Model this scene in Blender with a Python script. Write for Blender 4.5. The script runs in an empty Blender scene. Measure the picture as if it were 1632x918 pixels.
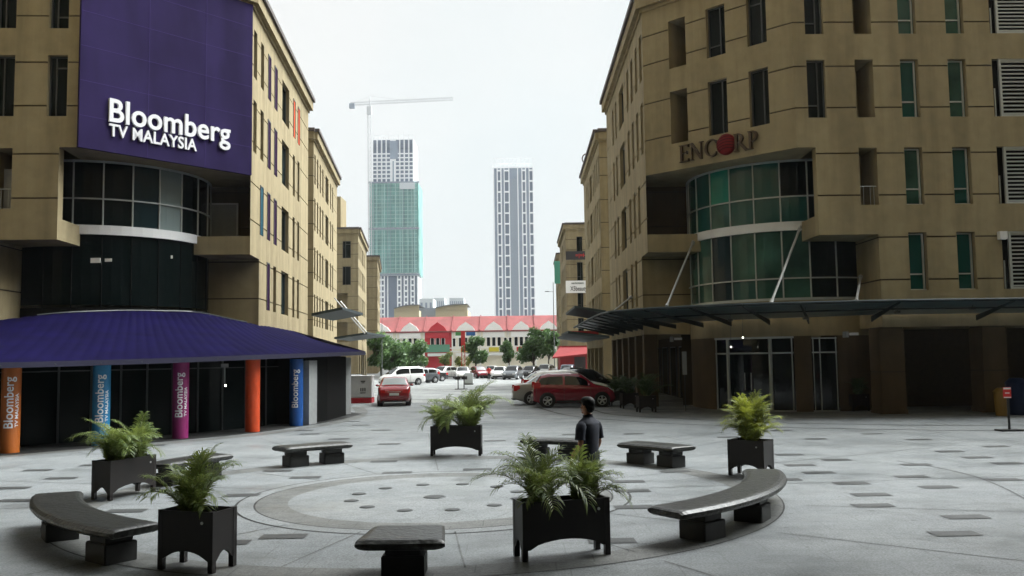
import bpy, bmesh, math, random
from mathutils import Vector, Matrix
random.seed(7)
R = math.radians
SC = bpy.context.scene
COL = SC.collection
# ---------------------------------------------------------------- camera, world, sun, exposure
CAM_H, FPX, PITCH, ROLL = 2.35, 1420.0, math.atan(109/1420), R(-0.8)
cd = bpy.data.cameras.new('camera'); cam = bpy.data.objects.new('camera', cd); COL.objects.link(cam)
cd.sensor_width = 36; cd.lens = 36*FPX/1632; cd.clip_start = .1; cd.clip_end = 4000
cam.matrix_world = Matrix.Translation((0, 0, CAM_H)) @ Matrix.Rotation(R(90)+PITCH, 4, 'X') @ Matrix.Rotation(ROLL, 4, 'Z')
SC.camera = cam
w = bpy.data.worlds.new('World'); SC.world = w; w.use_nodes = True
nt = w.node_tree; nt.nodes.clear()
ZENITH, GLOW = 1.0, 19.0
SUN_EL, SUN_AZ = R(50), R(64)          # behind thin cloud, ahead and to the right of the street
sky = nt.nodes.new('ShaderNodeTexSky'); sky.sky_type = 'NISHITA'; sky.sun_disc = False
sky.sun_elevation = SUN_EL; sky.sun_rotation = SUN_AZ
hs = nt.nodes.new('ShaderNodeHueSaturation'); hs.inputs['Saturation'].default_value = .25
cl = nt.nodes.new('ShaderNodeTexCoord'); no = nt.nodes.new('ShaderNodeTexNoise'); no.inputs['Scale'].default_value = 2.2; no.inputs['Detail'].default_value = 5
cr = nt.nodes.new('ShaderNodeValToRGB')
cr.color_ramp.elements[0].position = .3; cr.color_ramp.elements[0].color = (.83, .905, .92, 1)
cr.color_ramp.elements[1].position = .62; cr.color_ramp.elements[1].color = (.95, .965, .955, 1)
sc_ = nt.nodes.new('ShaderNodeMix'); sc_.data_type = 'RGBA'; sc_.blend_type = 'MULTIPLY'; sc_.inputs[0].default_value = 1
sc_.inputs[7].default_value = (10.3, 10.3, 10.3, 1)
mx = nt.nodes.new('ShaderNodeMix'); mx.data_type = 'RGBA'; mx.inputs[0].default_value = .93
# overcast, brighter overhead, with the thin bright cloud round the hidden sun high ahead on the right
dt = nt.nodes.new('ShaderNodeVectorMath'); dt.operation = 'DOT_PRODUCT'; dt.inputs[1].default_value = (0, 0, 1)
m1 = nt.nodes.new('ShaderNodeMapRange'); m1.interpolation_type = 'SMOOTHSTEP'
for k_, v_ in zip(range(1, 5), (.38, 1.0, .95, ZENITH)): m1.inputs[k_].default_value = v_
ds = nt.nodes.new('ShaderNodeVectorMath'); ds.operation = 'DOT_PRODUCT'; ds.inputs[1].default_value = (math.sin(SUN_AZ)*math.cos(SUN_EL), math.cos(SUN_AZ)*math.cos(SUN_EL), math.sin(SUN_EL))
m2_ = nt.nodes.new('ShaderNodeMapRange'); m2_.interpolation_type = 'SMOOTHSTEP'
for k_, v_ in zip(range(1, 5), (.78, 1.0, 0, GLOW)): m2_.inputs[k_].default_value = v_
mr = nt.nodes.new('ShaderNodeMath'); mr.operation = 'ADD'
nt.links.new(cl.outputs['Generated'], ds.inputs[0]); nt.links.new(ds.outputs['Value'], m2_.inputs[0]); nt.links.new(m1.outputs[0], mr.inputs[0]); nt.links.new(m2_.outputs[0], mr.inputs[1])
ml = nt.nodes.new('ShaderNodeMix'); ml.data_type = 'RGBA'; ml.blend_type = 'MULTIPLY'; ml.inputs[0].default_value = 1
bg = nt.nodes.new('ShaderNodeBackground'); bg.inputs['Strength'].default_value = .1
ow = nt.nodes.new('ShaderNodeOutputWorld'); L_ = nt.links.new
L_(cl.outputs['Generated'], dt.inputs[0]); L_(dt.outputs['Value'], m1.inputs[0]); L_(mr.outputs[0], ml.inputs[7]); L_(sc_.outputs[2], ml.inputs[6]); L_(sky.outputs[0], hs.inputs['Color']); L_(cl.outputs['Generated'], no.inputs['Vector']); L_(no.outputs[0], cr.inputs[0])
L_(cr.outputs[0], sc_.inputs[6]); L_(hs.outputs[0], mx.inputs[6]); L_(ml.outputs[2], mx.inputs[7]); L_(mx.outputs[2], bg.inputs[0]); L_(bg.outputs[0], ow.inputs[0])
sd = bpy.data.lights.new('sun', 'SUN'); sd.energy = 1.45; sd.angle = R(30); sd.color = (1, .97, .92)
so = bpy.data.objects.new('sun', sd); COL.objects.link(so); so.rotation_euler = (R(90)-SUN_EL, 0, math.pi-SUN_AZ)
SC.view_settings.view_transform = 'Standard'; SC.view_settings.look = 'None'; SC.view_settings.exposure = 0.0; SC.view_settings.gamma = 1

# ---------------------------------------------------------------- layout helpers
def ray(px, py):
    x, y = px-816, 459-py; c, s = math.cos(ROLL), math.sin(ROLL)
    x, y = c*x-s*y, s*x+c*y
    return Vector((x, FPX*math.cos(PITCH)-y*math.sin(PITCH), FPX*math.sin(PITCH)+y*math.cos(PITCH)))
def G(px, py, z=0.0):
    d = ray(px, py); t = (z-CAM_H)/d.z; return Vector((d.x*t, d.y*t, z))
def P(px, py, Y):
    d = ray(px, py); t = Y/d.y; return Vector((d.x*t, Y, CAM_H+d.z*t))
def lerp(a, b, t): return a+(b-a)*t
def interp(x, tab):
    for i in range(len(tab)-1):
        if x <= tab[i+1][0]:
            t = (x-tab[i][0])/(tab[i+1][0]-tab[i][0]) if tab[i+1][0] > tab[i][0] else 0
            t = max(0, min(1, t)); t = t*t*(3-2*t)*.5+t*.5
            return lerp(tab[i][1], tab[i+1][1], t)
    return tab[-1][1]

# ---------------------------------------------------------------- materials
MATS = {}
def mat(name, col, rough=.6, metal=0, noise=None, spec=.5, bump=0, nscale=6, coat=0, emit=None, spec_col=None, stain=None, detail=4):
    m = bpy.data.materials.new(name); m.use_nodes = True; t = m.node_tree; b = t.nodes['Principled BSDF']
    c = (*col, 1); b.inputs['Base Color'].default_value = c; b.inputs['Roughness'].default_value = rough
    b.inputs['Metallic'].default_value = metal; b.inputs['Specular IOR Level'].default_value = spec; b.inputs['Coat Weight'].default_value = coat
    if coat: b.inputs['Coat Roughness'].default_value = .05
    if emit: b.inputs['Emission Color'].default_value = (*col, 1); b.inputs['Emission Strength'].default_value = emit
    if noise:
        tc = t.nodes.new('ShaderNodeTexCoord'); n = t.nodes.new('ShaderNodeTexNoise'); n.inputs['Scale'].default_value = nscale; n.inputs['Detail'].default_value = detail
        r = t.nodes.new('ShaderNodeValToRGB'); r.color_ramp.elements[0].position = .3; r.color_ramp.elements[1].position = .7
        r.color_ramp.elements[0].color = (*[v*(1-noise) for v in col], 1); r.color_ramp.elements[1].color = (*[min(1, v*(1+noise)) for v in col], 1)
        t.links.new(tc.outputs['Object'], n.inputs['Vector']); t.links.new(n.outputs[0], r.inputs[0]); out = r.outputs[0]
        if stain:
            mp = t.nodes.new('ShaderNodeMapping'); mp.inputs['Scale'].default_value = stain; n2 = t.nodes.new('ShaderNodeTexNoise'); n2.inputs['Scale'].default_value = 1; n2.inputs['Detail'].default_value = 6
            r2 = t.nodes.new('ShaderNodeValToRGB'); r2.color_ramp.elements[0].position = .35; r2.color_ramp.elements[0].color = (.70, .68, .66, 1)
            r2.color_ramp.elements[1].position = .6; r2.color_ramp.elements[1].color = (1, 1, 1, 1)
            mm = t.nodes.new('ShaderNodeMix'); mm.data_type = 'RGBA'; mm.blend_type = 'MULTIPLY'; mm.inputs[0].default_value = .8
            t.links.new(tc.outputs['Object'], mp.inputs[0]); t.links.new(mp.outputs[0], n2.inputs['Vector']); t.links.new(n2.outputs[0], r2.inputs[0])
            t.links.new(out, mm.inputs[6]); t.links.new(r2.outputs[0], mm.inputs[7]); out = mm.outputs[2]
        t.links.new(out, b.inputs['Base Color'])
        if bump:
            bp = t.nodes.new('ShaderNodeBump'); bp.inputs['Strength'].default_value = bump; bp.inputs['Distance'].default_value = .02
            t.links.new(n.outputs[0], bp.inputs['Height']); t.links.new(bp.outputs[0], b.inputs['Normal'])
    MATS[name] = m; return m
mat('stucco', (.285, .234, .137), .85, noise=.08, nscale=2.3, bump=.0, stain=(1.5, 1.5, .13), spec=.2)
mat('joint', (.05, .035, .02), .9)
mat('cornice_cap', (.07, .055, .05), .7)
mat('recess_shaded', (.065, .048, .028), .9, noise=.1, spec=.2)  # wall tone darkened so the colour carries the arcade's shade
mat('glass_dark', (.003, .006, .006), .12, spec=.06)
mat('glass_entry', (.004, .008, .009), .04, spec=.3)
mat('glass_teal', (.010, .066, .056), .08, spec=.35)
mat('glass_teal_light', (.015, .19, .14), .12, spec=.25)
mat('glass_green', (.030, .082, .062), .1, spec=.25, noise=.5, nscale=.9)
mat('glass_blue', (.008, .02, .024), .08, spec=.25)
mat('glass_sky', (.16, .20, .20), .08, spec=.6)  # pale base colour stands in for sky reflected in the panes
mat('alu', (.42, .44, .43), .4, metal=.3)
mat('alu_dark', (.06, .065, .065), .4, metal=.3)
mat('white_band', (.62, .62, .62), .5)
mat('white_paint', (.74, .74, .72), .5, noise=.05)
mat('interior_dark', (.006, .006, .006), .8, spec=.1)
mat('door_grey', (.30, .31, .31), .6, noise=.08)
mat('purple_clad', (.027, .019, .068), .85, spec=.04, noise=.10, nscale=.7, stain=(.9, .9, .3))
mat('purple_seam', (.05, .035, .12), .8, spec=.05)
mat('awning_purple', (.0042, .0030, .026), .9, noise=.12, nscale=1.2, stain=(.6, .6, .6), spec=.03)
mat('awning_edge', (.004, .003, .022), .8)
mat('letter_white', (.70, .70, .72), .6, spec=.2)
mat('letter_bronze', (.06, .04, .025), .4, metal=.6)
mat('letter_side', (.42, .33, .24), .5)
mat('emblem_red', (.15, .006, .008), .6, spec=.15)
mat('emblem_dark', (.02, .003, .003), .6, spec=.1)
mat('panel_purple', (.018, .004, .024), .9, spec=.05); mat('panel_orange', (.36, .05, .012), .8, spec=.1); mat('panel_teal', (.006, .05, .07), .8, spec=.1)
mat('pillar_orange', (.44, .115, .015), .5, noise=.3, nscale=.8); mat('pillar_redorange', (.56, .06, .01), .5, noise=.1)
mat('pillar_cyan', (.015, .18, .37), .5, noise=.1); mat('pillar_magenta', (.22, .012, .11), .5, noise=.1); mat('pillar_blue', (.006, .075, .30), .5, noise=.1)
mat('canopy_glass', (.045, .085, .095), .3, spec=.4, noise=.3, nscale=1.5)
mat('stucco_shaded', (.098, .070, .038), .85, noise=.1, nscale=1.3, spec=.2, stain=(1.1, 1.1, .3))  # darkened stucco: shade of ground storey and balconies put into the colour
mat('canopy_steel', (.024, .034, .037), .6, spec=.25)
mat('steel_rod', (.38, .38, .37), .4, metal=.4)
mat('granite_dark', (.020, .021, .019), .36, noise=.95, nscale=16, spec=.45, stain=(2.6, 2.6, 2.6), bump=.7, detail=10)
mat('granite_base', (.012, .012, .011), .6, noise=.3, nscale=12)
mat('planter_metal', (.014, .011, .010), .4, noise=.25, nscale=3, spec=.35)
mat('rivet', (.6, .6, .58), .3, metal=.5)
mat('soil', (.03, .022, .015), 1)
mat('tyre', (.012, .012, .012), .8); mat('rim', (.45, .46, .47), .3, metal=.7); mat('car_glass', (.01, .012, .013), .05, spec=.6)
mat('car_glass_light', (.22, .24, .24), .1, spec=.6)
mat('plastic_black', (.012, .012, .012), .5); mat('tail_red', (.42, .01, .01), .2); mat('headlight', (.6, .62, .62), .15); mat('plate', (.55, .55, .53), .5)
mat('paint_red', (.22, .006, .012), .25, coat=.8); mat('paint_crimson', (.19, .005, .02), .25, coat=.8); mat('paint_silver', (.30, .30, .28), .3, metal=.3, coat=.6)
mat('paint_white', (.78, .78, .77), .3, coat=.5); mat('paint_black', (.012, .013, .016), .25, coat=.8); mat('paint_grey', (.09, .10, .11), .3, coat=.6)
mat('paint_blue', (.05, .07, .11), .3, coat=.6)
mat('skin', (.34, .16, .09), .55, noise=.06, nscale=20); mat('hair', (.005, .0045, .004), .6, spec=.15); mat('shirt', (.012, .015, .027), .85, noise=.2, nscale=9); mat('trousers', (.03, .028, .03), .85); mat('shoe', (.01, .01, .01), .5)
mat('eye_white', (.7, .7, .68), .3)
mat('trunk', (.09, .07, .05), .9, noise=.3, nscale=9); mat('palm_stem', (.12, .13, .04), .7, noise=.3, nscale=14)
mat('roof_red', (.23, .048, .046), .8, noise=.12, nscale=.6, stain=(.25, .25, .25)); mat('shop_cream', (.90, .86, .74), .8, noise=.05, nscale=.5); mat('shop_red', (.58, .03, .045), .7, noise=.06)
mat('shop_white', (.94, .93, .90), .8); mat('awn_green', (.12, .30, .20), .8); mat('sign_red', (.55, .02, .02), .6); mat('sign_yellow', (.65, .55, .05), .6); mat('sign_green', (.08, .32, .10), .6); mat('sign_blue', (.03, .14, .40), .6)
mat('sign_white', (.80, .80, .78), .6); mat('sign_teal', (.08, .33, .26), .6); mat('sign_black', (.02, .018, .02), .6); mat('ink', (.03, .03, .03), .7)
mat('tower_white', (.93, .94, .96), .8); mat('tower_glass', (.13, .165, .23), .5); mat('tower_blue', (.26, .31, .39), .6, noise=.12, nscale=.15)
mat('tower_net_pale', (.36, .56, .53), .8)
mat('tower_net', (.19, .40, .37), .9, noise=.22, nscale=.12, stain=(.3, .3, .04)); mat('crane', (.60, .61, .62), .6)
mat('beige_far', (.50, .43, .28), .85); mat('grey_far', (.28, .32, .38), .8); mat('pale_far', (.60, .64, .66), .8)
mat('bin_yellow', (.16, .09, .006), .6); mat('bin_blue', (.005, .014, .05), .6, spec=.2); mat('kiosk_grey', (.45, .46, .46), .6, noise=.06); mat('kiosk_red', (.36, .01, .02), .6)
mat('asphalt', (.09, .09, .088), .8, noise=.2, nscale=.6); mat('litter', (.7, .7, .68), .8); mat('shop_dark_red', (.24, .012, .014), .7); mat('pole', (.16, .17, .17), .5, metal=.3)
def ramp(t, fac, stops):
    r = t.nodes.new('ShaderNodeValToRGB'); e = r.color_ramp.elements
    while len(e) < len(stops): e.new(.5)
    for el, (p_, c) in zip(e, stops): el.position = p_; el.color = (*c, 1)
    t.links.new(fac, r.inputs[0]); return r.outputs[0]
def paving(name, base, grit=.27, joint=.74, bw=1.2, rough=.5, rot=0, wet=.22):
    m = bpy.data.materials.new(name); m.use_nodes = True; t = m.node_tree; b = t.nodes['Principled BSDF']
    tc = t.nodes.new('ShaderNodeTexCoord'); mp = t.nodes.new('ShaderNodeMapping'); mp.inputs['Rotation'].default_value = (0, 0, rot); t.links.new(tc.outputs['Object'], mp.inputs[0])
    def noise(s, d, r=.5):
        n = t.nodes.new('ShaderNodeTexNoise'); n.inputs['Scale'].default_value = s; n.inputs['Detail'].default_value = d; n.inputs['Roughness'].default_value = r
        t.links.new(tc.outputs['Object'], n.inputs['Vector']); return n.outputs[0]
    def mul(a, c, f=1.0, mode='MULTIPLY'):
        x = t.nodes.new('ShaderNodeMix'); x.data_type = 'RGBA'; x.blend_type = mode; x.inputs[0].default_value = f
        t.links.new(a, x.inputs[6]); t.links.new(c, x.inputs[7]); return x.outputs[2]
    fine = ramp(t, noise(38, 4, .8), [(.34, tuple(v*(1-grit*2) for v in base)), (.66, tuple(min(1, v*(1+grit)) for v in base))])
    br = t.nodes.new('ShaderNodeTexBrick'); br.inputs['Scale'].default_value = 1; br.inputs['Brick Width'].default_value = bw; br.inputs['Row Height'].default_value = bw*.5
    br.inputs['Mortar Size'].default_value = .009; br.inputs['Color1'].default_value = (1, 1, 1, 1); br.inputs['Color2'].default_value = (.93, .94, .945, 1); br.inputs['Mortar'].default_value = (joint,)*3+(1,)
    t.links.new(mp.outputs[0], br.inputs['Vector'])
    big = ramp(t, noise(.28, 6, .62), [(.36, (.80, .81, .815)), (.52, (.97, .97, .97)), (.7, (1.08, 1.08, 1.07))])
    mid = ramp(t, noise(1.7, 7, .7), [(.33, (.80, .80, .79)), (.5, (1, 1, 1)), (.72, (1.06, 1.06, 1.06))])
    spots = ramp(t, noise(7.5, 2, .4), [(.70, (1, 1, 1)), (.735, (.62, .62, .61))]); c = mul(mul(mul(mul(fine, br.outputs[0]), big), mid), spots); t.links.new(c, b.inputs['Base Color'])
    rg = ramp(t, noise(.5, 5, .6), [(.35, (rough*.62,)*3), (.6, (rough*1.35,)*3)]); t.links.new(rg, b.inputs['Roughness'])
    b.inputs['Specular IOR Level'].default_value = wet
    bp = t.nodes.new('ShaderNodeBump'); bp.inputs['Strength'].default_value = .12; bp.inputs['Distance'].default_value = .01; t.links.new(fine, bp.inputs['Height']); t.links.new(bp.outputs[0], b.inputs['Normal'])
    MATS[name] = m
paving('paving_street', (.31, .32, .315), bw=1.6); paving('paving_light', (.215, .227, .232)); paving('paving_pale', (.226, .237, .24), rot=.4); paving('paving_grey', (.150, .152, .146), joint=.6, bw=.9); paving('paving_dark', (.12, .122, .12), joint=.6, bw=1.4)
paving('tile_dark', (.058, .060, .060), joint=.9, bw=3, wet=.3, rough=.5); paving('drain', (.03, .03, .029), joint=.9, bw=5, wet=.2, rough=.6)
def leafmat(name, c1, c2, c3):
    m = bpy.data.materials.new(name); m.use_nodes = True; t = m.node_tree; b = t.nodes['Principled BSDF']
    tc = t.nodes.new('ShaderNodeTexCoord'); n = t.nodes.new('ShaderNodeTexNoise'); n.inputs['Scale'].default_value = 3.5; n.inputs['Detail'].default_value = 3
    t.links.new(tc.outputs['Object'], n.inputs['Vector']); g = t.nodes.new('ShaderNodeNewGeometry')
    mth = t.nodes.new('ShaderNodeMath'); mth.operation = 'MULTIPLY_ADD'; mth.inputs[1].default_value = .45; t.links.new(g.outputs['Random Per Island'], mth.inputs[0])
    m2 = t.nodes.new('ShaderNodeMath'); m2.operation = 'MULTIPLY'; m2.inputs[1].default_value = .6; t.links.new(n.outputs[0], m2.inputs[0]); t.links.new(m2.outputs[0], mth.inputs[2])
    t.links.new(ramp(t, mth.outputs[0], [(.25, c1), (.5, c2), (.8, c3)]), b.inputs['Base Color'])
    b.inputs['Roughness'].default_value = .45; b.inputs['Specular IOR Level'].default_value = .35
    tr = t.nodes.new('ShaderNodeBsdfTranslucent'); tr.inputs[0].default_value = (*[v*1.6 for v in c3], 1); ms = t.nodes.new('ShaderNodeMixShader'); ms.inputs[0].default_value = .25
    o = t.nodes['Material Output']; t.links.new(b.outputs[0], ms.inputs[1]); t.links.new(tr.outputs[0], ms.inputs[2]); t.links.new(ms.outputs[0], o.inputs[0]); MATS[name] = m
leafmat('leaf_palm', (.02, .045, .012), (.06, .098, .022), (.17, .21, .05))
leafmat('leaf_palm_yellow', (.03, .05, .01), (.08, .11, .016), (.22, .24, .03))
leafmat('leaf_tree', (.022, .06, .02), (.06, .125, .04), (.14, .24, .08))
leafmat('leaf_shade', (.012, .03, .01), (.03, .06, .02), (.06, .10, .03))  # palm greens darkened to put the arcade's shade into the leaves

# ---------------------------------------------------------------- mesh builder
def root_loc(o):
    while o is not None and o.parent is not None: o = o.parent
    return o.location.copy() if o is not None else Vector((0, 0, 0))
class MB:
    def __init__(s, T=None): s.v, s.f, s.m, s.T = [], [], [], T
    def pt(s, p):
        p = Vector(p); p = s.T(p) if s.T else p
        s.v.append(p); return len(s.v)-1
    def face(s, pts, m=0): s.f.append([s.pt(p) for p in pts]); s.m.append(m)
    def box(s, x0, x1, y0, y1, z0, z1, m=0): s.hexa([(x0, y0), (x1, y0), (x1, y1), (x0, y1)], z0, z1, m)
    def hexa(s, poly, z0, z1, m=0, cap=True):
        n = len(poly); a = [s.pt((x, y, z0)) for x, y in poly]; b = [s.pt((x, y, z1)) for x, y in poly]
        for i in range(n): s.f.append([a[i], a[(i+1) % n], b[(i+1) % n], b[i]]); s.m.append(m)
        if cap: s.f.append(a[::-1]); s.m.append(m); s.f.append(b); s.m.append(m)
    def rbox(s, c, half, ang, z0, z1, m=0):
        ca, sa = math.cos(ang), math.sin(ang)
        s.hexa([(c[0]+ca*x-sa*y, c[1]+sa*x+ca*y) for x, y in ((-half[0], -half[1]), (half[0], -half[1]), (half[0], half[1]), (-half[0], half[1]))], z0, z1, m)
    def tube(s, p0, p1, r0, r1=None, n=8, m=0, cap=True):
        p0, p1 = Vector(p0), Vector(p1); r1 = r0 if r1 is None else r1
        d = (p1-p0).normalized(); u = d.orthogonal().normalized(); w_ = d.cross(u)
        a = []; b = []
        for i in range(n):
            t = 2*math.pi*i/n; e = u*math.cos(t)+w_*math.sin(t)
            a.append(s.pt(p0+e*r0)); b.append(s.pt(p1+e*r1))
        for i in range(n): s.f.append([a[i], a[(i+1) % n], b[(i+1) % n], b[i]]); s.m.append(m)
        if cap: s.f.append(a[::-1]); s.m.append(m); s.f.append(b); s.m.append(m)
    def path(s, pts, rs, n=7, m=0):
        for i in range(len(pts)-1): s.tube(pts[i], pts[i+1], rs[i] if isinstance(rs, list) else rs, rs[i+1] if isinstance(rs, list) else rs, n, m)
    def grid(s, fn, nu, nv, m=0):
        idx = [[s.pt(fn(i/nu, j/nv)) for j in range(nv+1)] for i in range(nu+1)]
        for i in range(nu):
            for j in range(nv): s.f.append([idx[i][j], idx[i+1][j], idx[i+1][j+1], idx[i][j+1]]); s.m.append(m)
    def ell(s, c, r, n=12, k=8, m=0):
        c = Vector(c); s.grid(lambda u, v: c+Vector((r[0]*math.sin(math.pi*v)*math.cos(2*math.pi*u), r[1]*math.sin(math.pi*v)*math.sin(2*math.pi*u), r[2]*math.cos(math.pi*v))), n, k, m)
    def build(s, name, mats, parent=None, smooth=False, merge=False, bevel=0):
        me = bpy.data.meshes.new(name); off = root_loc(parent) if parent is not None else Vector((0, 0, 0))
        me.from_pydata([tuple(p-off) for p in s.v], [], s.f); 
        if isinstance(mats, str): mats = [mats]
        for k in mats: me.materials.append(MATS[k])
        for p_, i in zip(me.polygons, s.m): p_.material_index = i; p_.use_smooth = smooth
        if merge or bevel:
            bm = bmesh.new(); bm.from_mesh(me); bmesh.ops.remove_doubles(bm, verts=bm.verts, dist=.0005); bmesh.ops.recalc_face_normals(bm, faces=bm.faces)
            if bevel: bmesh.ops.bevel(bm, geom=[e for e in bm.edges if len(e.link_faces) == 2 and e.calc_face_angle(0) > .6], offset=bevel, segments=2, affect='EDGES')
            bm.to_mesh(me); bm.free()
        o = bpy.data.objects.new(name, me); COL.objects.link(o)
        if parent is not None: o.parent = parent
        return o
def tag(o, label=None, cat=None, group=None, kind=None):
    if label: o['label'] = label
    if cat: o['category'] = cat
    if group: o['group'] = group
    if kind: o['kind'] = kind
    return o
def thing(name, loc, label, cat, group=None, rz=0):
    o = bpy.data.objects.new(name, None); COL.objects.link(o); o.location = loc; o.rotation_euler = (0, 0, rz); o.empty_display_size = .2
    return tag(o, label, cat, group)
def copy_tree(o, parent=None):
    c = o.copy(); COL.objects.link(c)
    if parent is not None: c.parent = parent
    for ch in list(o.children): copy_tree(ch, c)
    return c
DG = None
def text_verts(s, bold=0.0, extrude=.04, spacing=1.0, cuts=0):
    cu = bpy.data.curves.new('t', 'FONT'); cu.body = s; cu.size = 1; cu.extrude = extrude; cu.offset = bold; cu.space_character = spacing; cu.resolution_u = 4
    o = bpy.data.objects.new('t', cu); COL.objects.link(o); dg = bpy.context.evaluated_depsgraph_get(); me = bpy.data.meshes.new_from_object(o.evaluated_get(dg))
    if cuts:
        bm = bmesh.new(); bm.from_mesh(me)
        for k in range(-4, cuts): bmesh.ops.bisect_plane(bm, geom=bm.verts[:]+bm.edges[:]+bm.faces[:], plane_co=(0, k*.08, 0), plane_no=(0, 1, 0))
        bm.to_mesh(me); bm.free()
    vs = [v.co.copy() for v in me.vertices]; fs = [list(p_.vertices) for p_ in me.polygons]
    bpy.data.objects.remove(o); bpy.data.curves.remove(cu); bpy.data.meshes.remove(me); return vs, fs
def text_mesh(name, s, fn, mats, parent, bold=0.0, extrude=.04, depth=1.0, spacing=1.0, w=1.0, h=1.0, caph=None, side=False, cuts=0):
    """text laid on a surface: fn(x 0..w, y, d) gives the point in the scene"""
    vs, fs = text_verts(s, bold, extrude, spacing, cuts); x0 = min(v.x for v in vs); x1 = max(v.x for v in vs)
    vc, _ = text_verts('E', bold, extrude); cap = max(v.y for v in vc)
    mb = MB(); kx = w/(x1-x0); ky = h/cap
    mb.v = [Vector(fn((v.x-x0)*kx, v.y*ky, v.z+extrude)) for v in vs]; mb.f = fs
    mb.m = [0 if not side or max(vs[i].z for i in f)-min(vs[i].z for i in f) < extrude*.5 else 1 for f in fs]
    return mb.build(name, mats, parent)

# ---------------------------------------------------------------- ground
g = MB(); g.face([(-1500, -400, 0), (1500, -400, 0), (1500, 2600, 0), (-1500, 2600, 0)]); tag(g.build('ground', 'asphalt'), kind='structure')
g = MB(); g.face([(-60, -30, .004), (60, -30, .004), (60, 47, .004), (-60, 47, .004)]); tag(g.build('plaza_pavement', 'paving_light'), kind='structure')
g = MB(); g.face([(-60, 47, .004), (60, 47, .004), (60, 97, .004), (-60, 97, .004)]); tag(g.build('street_pavement', 'paving_street'), kind='structure')
g = MB(); g.face([(-60, 97, .004), (60, 97, .004), (60, 150, .004), (-60, 150, .004)]); tag(g.build('road', 'paving_dark'), kind='structure')
CX, CY = -1.2, 15.5
RX, RY = -1.5, 15.5
def annulus(name, r0, r1, z, m, c=(CX, CY), n=160):
    a = MB(); a.grid(lambda u, v: (c[0]+lerp(r0, r1, v)*math.cos(2*math.pi*u), c[1]+lerp(r0, r1, v)*math.sin(2*math.pi*u), z), n, 1)
    return tag(a.build(name, m), kind='structure')
IC = (-1.33, 15.32)
annulus('paving_ring', 5.32, 5.84, .008, 'paving_grey', (RX, RY))
annulus('paving_ring_edge', 5.84, 5.865, .008, 'drain', (RX, RY))
annulus('paving_circle_edge', 3.24, 3.28, .008, 'drain', IC)
annulus('paving_circle_rim', 2.98, 3.24, .008, 'paving_pale', IC)
annulus('paving_circle_groove', 2.95, 2.98, .008, 'drain', IC)
annulus('paving_circle_band', 2.44, 2.95, .008, 'paving_grey', IC)
annulus('paving_circle_centre', .001, 2.44, .008, 'paving_pale', IC)
def strip(name, pts, wd, z, m):
    pts = [Vector((p_[0], p_[1])) for p_ in pts]; fine = []
    for i in range(len(pts)-1):
        p0, p1, p2, p3 = pts[max(i-1, 0)], pts[i], pts[i+1], pts[min(i+2, len(pts)-1)]
        for k in range(8):
            t = k/8; fine.append(.5*((2*p1)+(-p0+p2)*t+(2*p0-5*p1+4*p2-p3)*t*t+(-p0+3*p1-3*p2+p3)*t**3))
    fine.append(pts[-1]); a = MB(); L = []; Rr = []
    for i, p_ in enumerate(fine):
        d = (fine[min(i+1, len(fine)-1)]-fine[max(i-1, 0)]).normalized(); n = Vector((-d.y, d.x))*wd/2
        L.append((*(p_+n), z)); Rr.append((*(p_-n), z))
    for i in range(len(fine)-1): a.face([L[i], L[i+1], Rr[i+1], Rr[i]])
    return tag(a.build(name, m), kind='structure')
strip('drain_channel', [G(*q) for q in ((946, 653.5), (978, 661), (1069, 666.5), (1137, 670.5), (1232, 674), (1446, 677.7), (1632, 678), (1800, 676))], .12, .008, 'drain')
strip('drain_channel', [G(*q) for q in ((862, 651), (899, 661), (959, 668), (1043, 674), (1137, 678), (1232, 681), (1427, 685), (1591, 686.7), (1800, 686))], .12, .008, 'drain')
strip('street_drain', [G(640, 637), G(760, 636), G(900, 635)], .5, .008, 'paving_grey')
strip('street_drain', [G(640, 622), G(760, 621), G(880, 620)], .5, .008, 'paving_grey')
strip('kerb_band', [(-15.2, 20.5), (-13.2, 22.6), (-11.3, 24.5), (-9.6, 26.3), (-8.0, 28.5), (-6.9, 31.6), (-6.35, 35.5), (-6.7, 39.5), (-7.6, 43.5)], .55, .008, 'paving_grey')
# radial joints and one big joint arc across the open side of the plaza
a = MB()
for k in range(16):
    t = 2*math.pi*(k+.3)/16
    for r0, r1 in ((3.3, 5.38), (5.89, 13.0)):
        c, s = math.cos(t), math.sin(t); n = Vector((-s, c, 0))*.011
        p0 = Vector((CX+c*r0, CY+s*r0, .008)); p1 = Vector((CX+c*r1, CY+s*r1, .008)); a.face([p0-n, p1-n, p1+n, p0+n])
tag(a.build('paving_joints', 'paving_dark'), kind='structure')
strip('paving_joint', [G(1430, 735), G(1490, 745), G(1560, 762), G(1632, 795), G(1700, 850)], .035, .009, 'tile_dark')
# inlaid dark tiles
TL = [(1464, 701), (1587, 712), (1513.5, 720), (1557.5, 729.6), (1606, 739), (1333, 733.5), (1258.5, 725.3), (1305, 753.8), (1453, 760.4), (1356.8, 771), (1495, 777), (1388, 789), (1391, 806.4), (1538.8, 824.7), (1521.7, 851.6), (1244.5, 686.7),
      (1275, 742), (1076, 752), (485, 686.5), (494, 692), (607, 686), (620, 708), (443, 751), (487, 761.5), (633, 754), (612, 736), (386, 790), (452, 856), (788.6, 703), (761, 748.6), (97, 763), (20, 778.5), (26, 798.5), (247, 710),
      (201, 815), (1001, 768), (1008, 783), (1010, 809), (912, 693), (975, 863), (1300, 700), (1390, 692), (1180, 710), (1160, 697), (540, 700), (575, 678), (560, 672), (930, 705), (1010, 692), (1060, 718), (300, 735), (60, 750), (150, 742), (1600, 765), (1460, 741), (360, 866), (1250, 765)]
a = MB()
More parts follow.
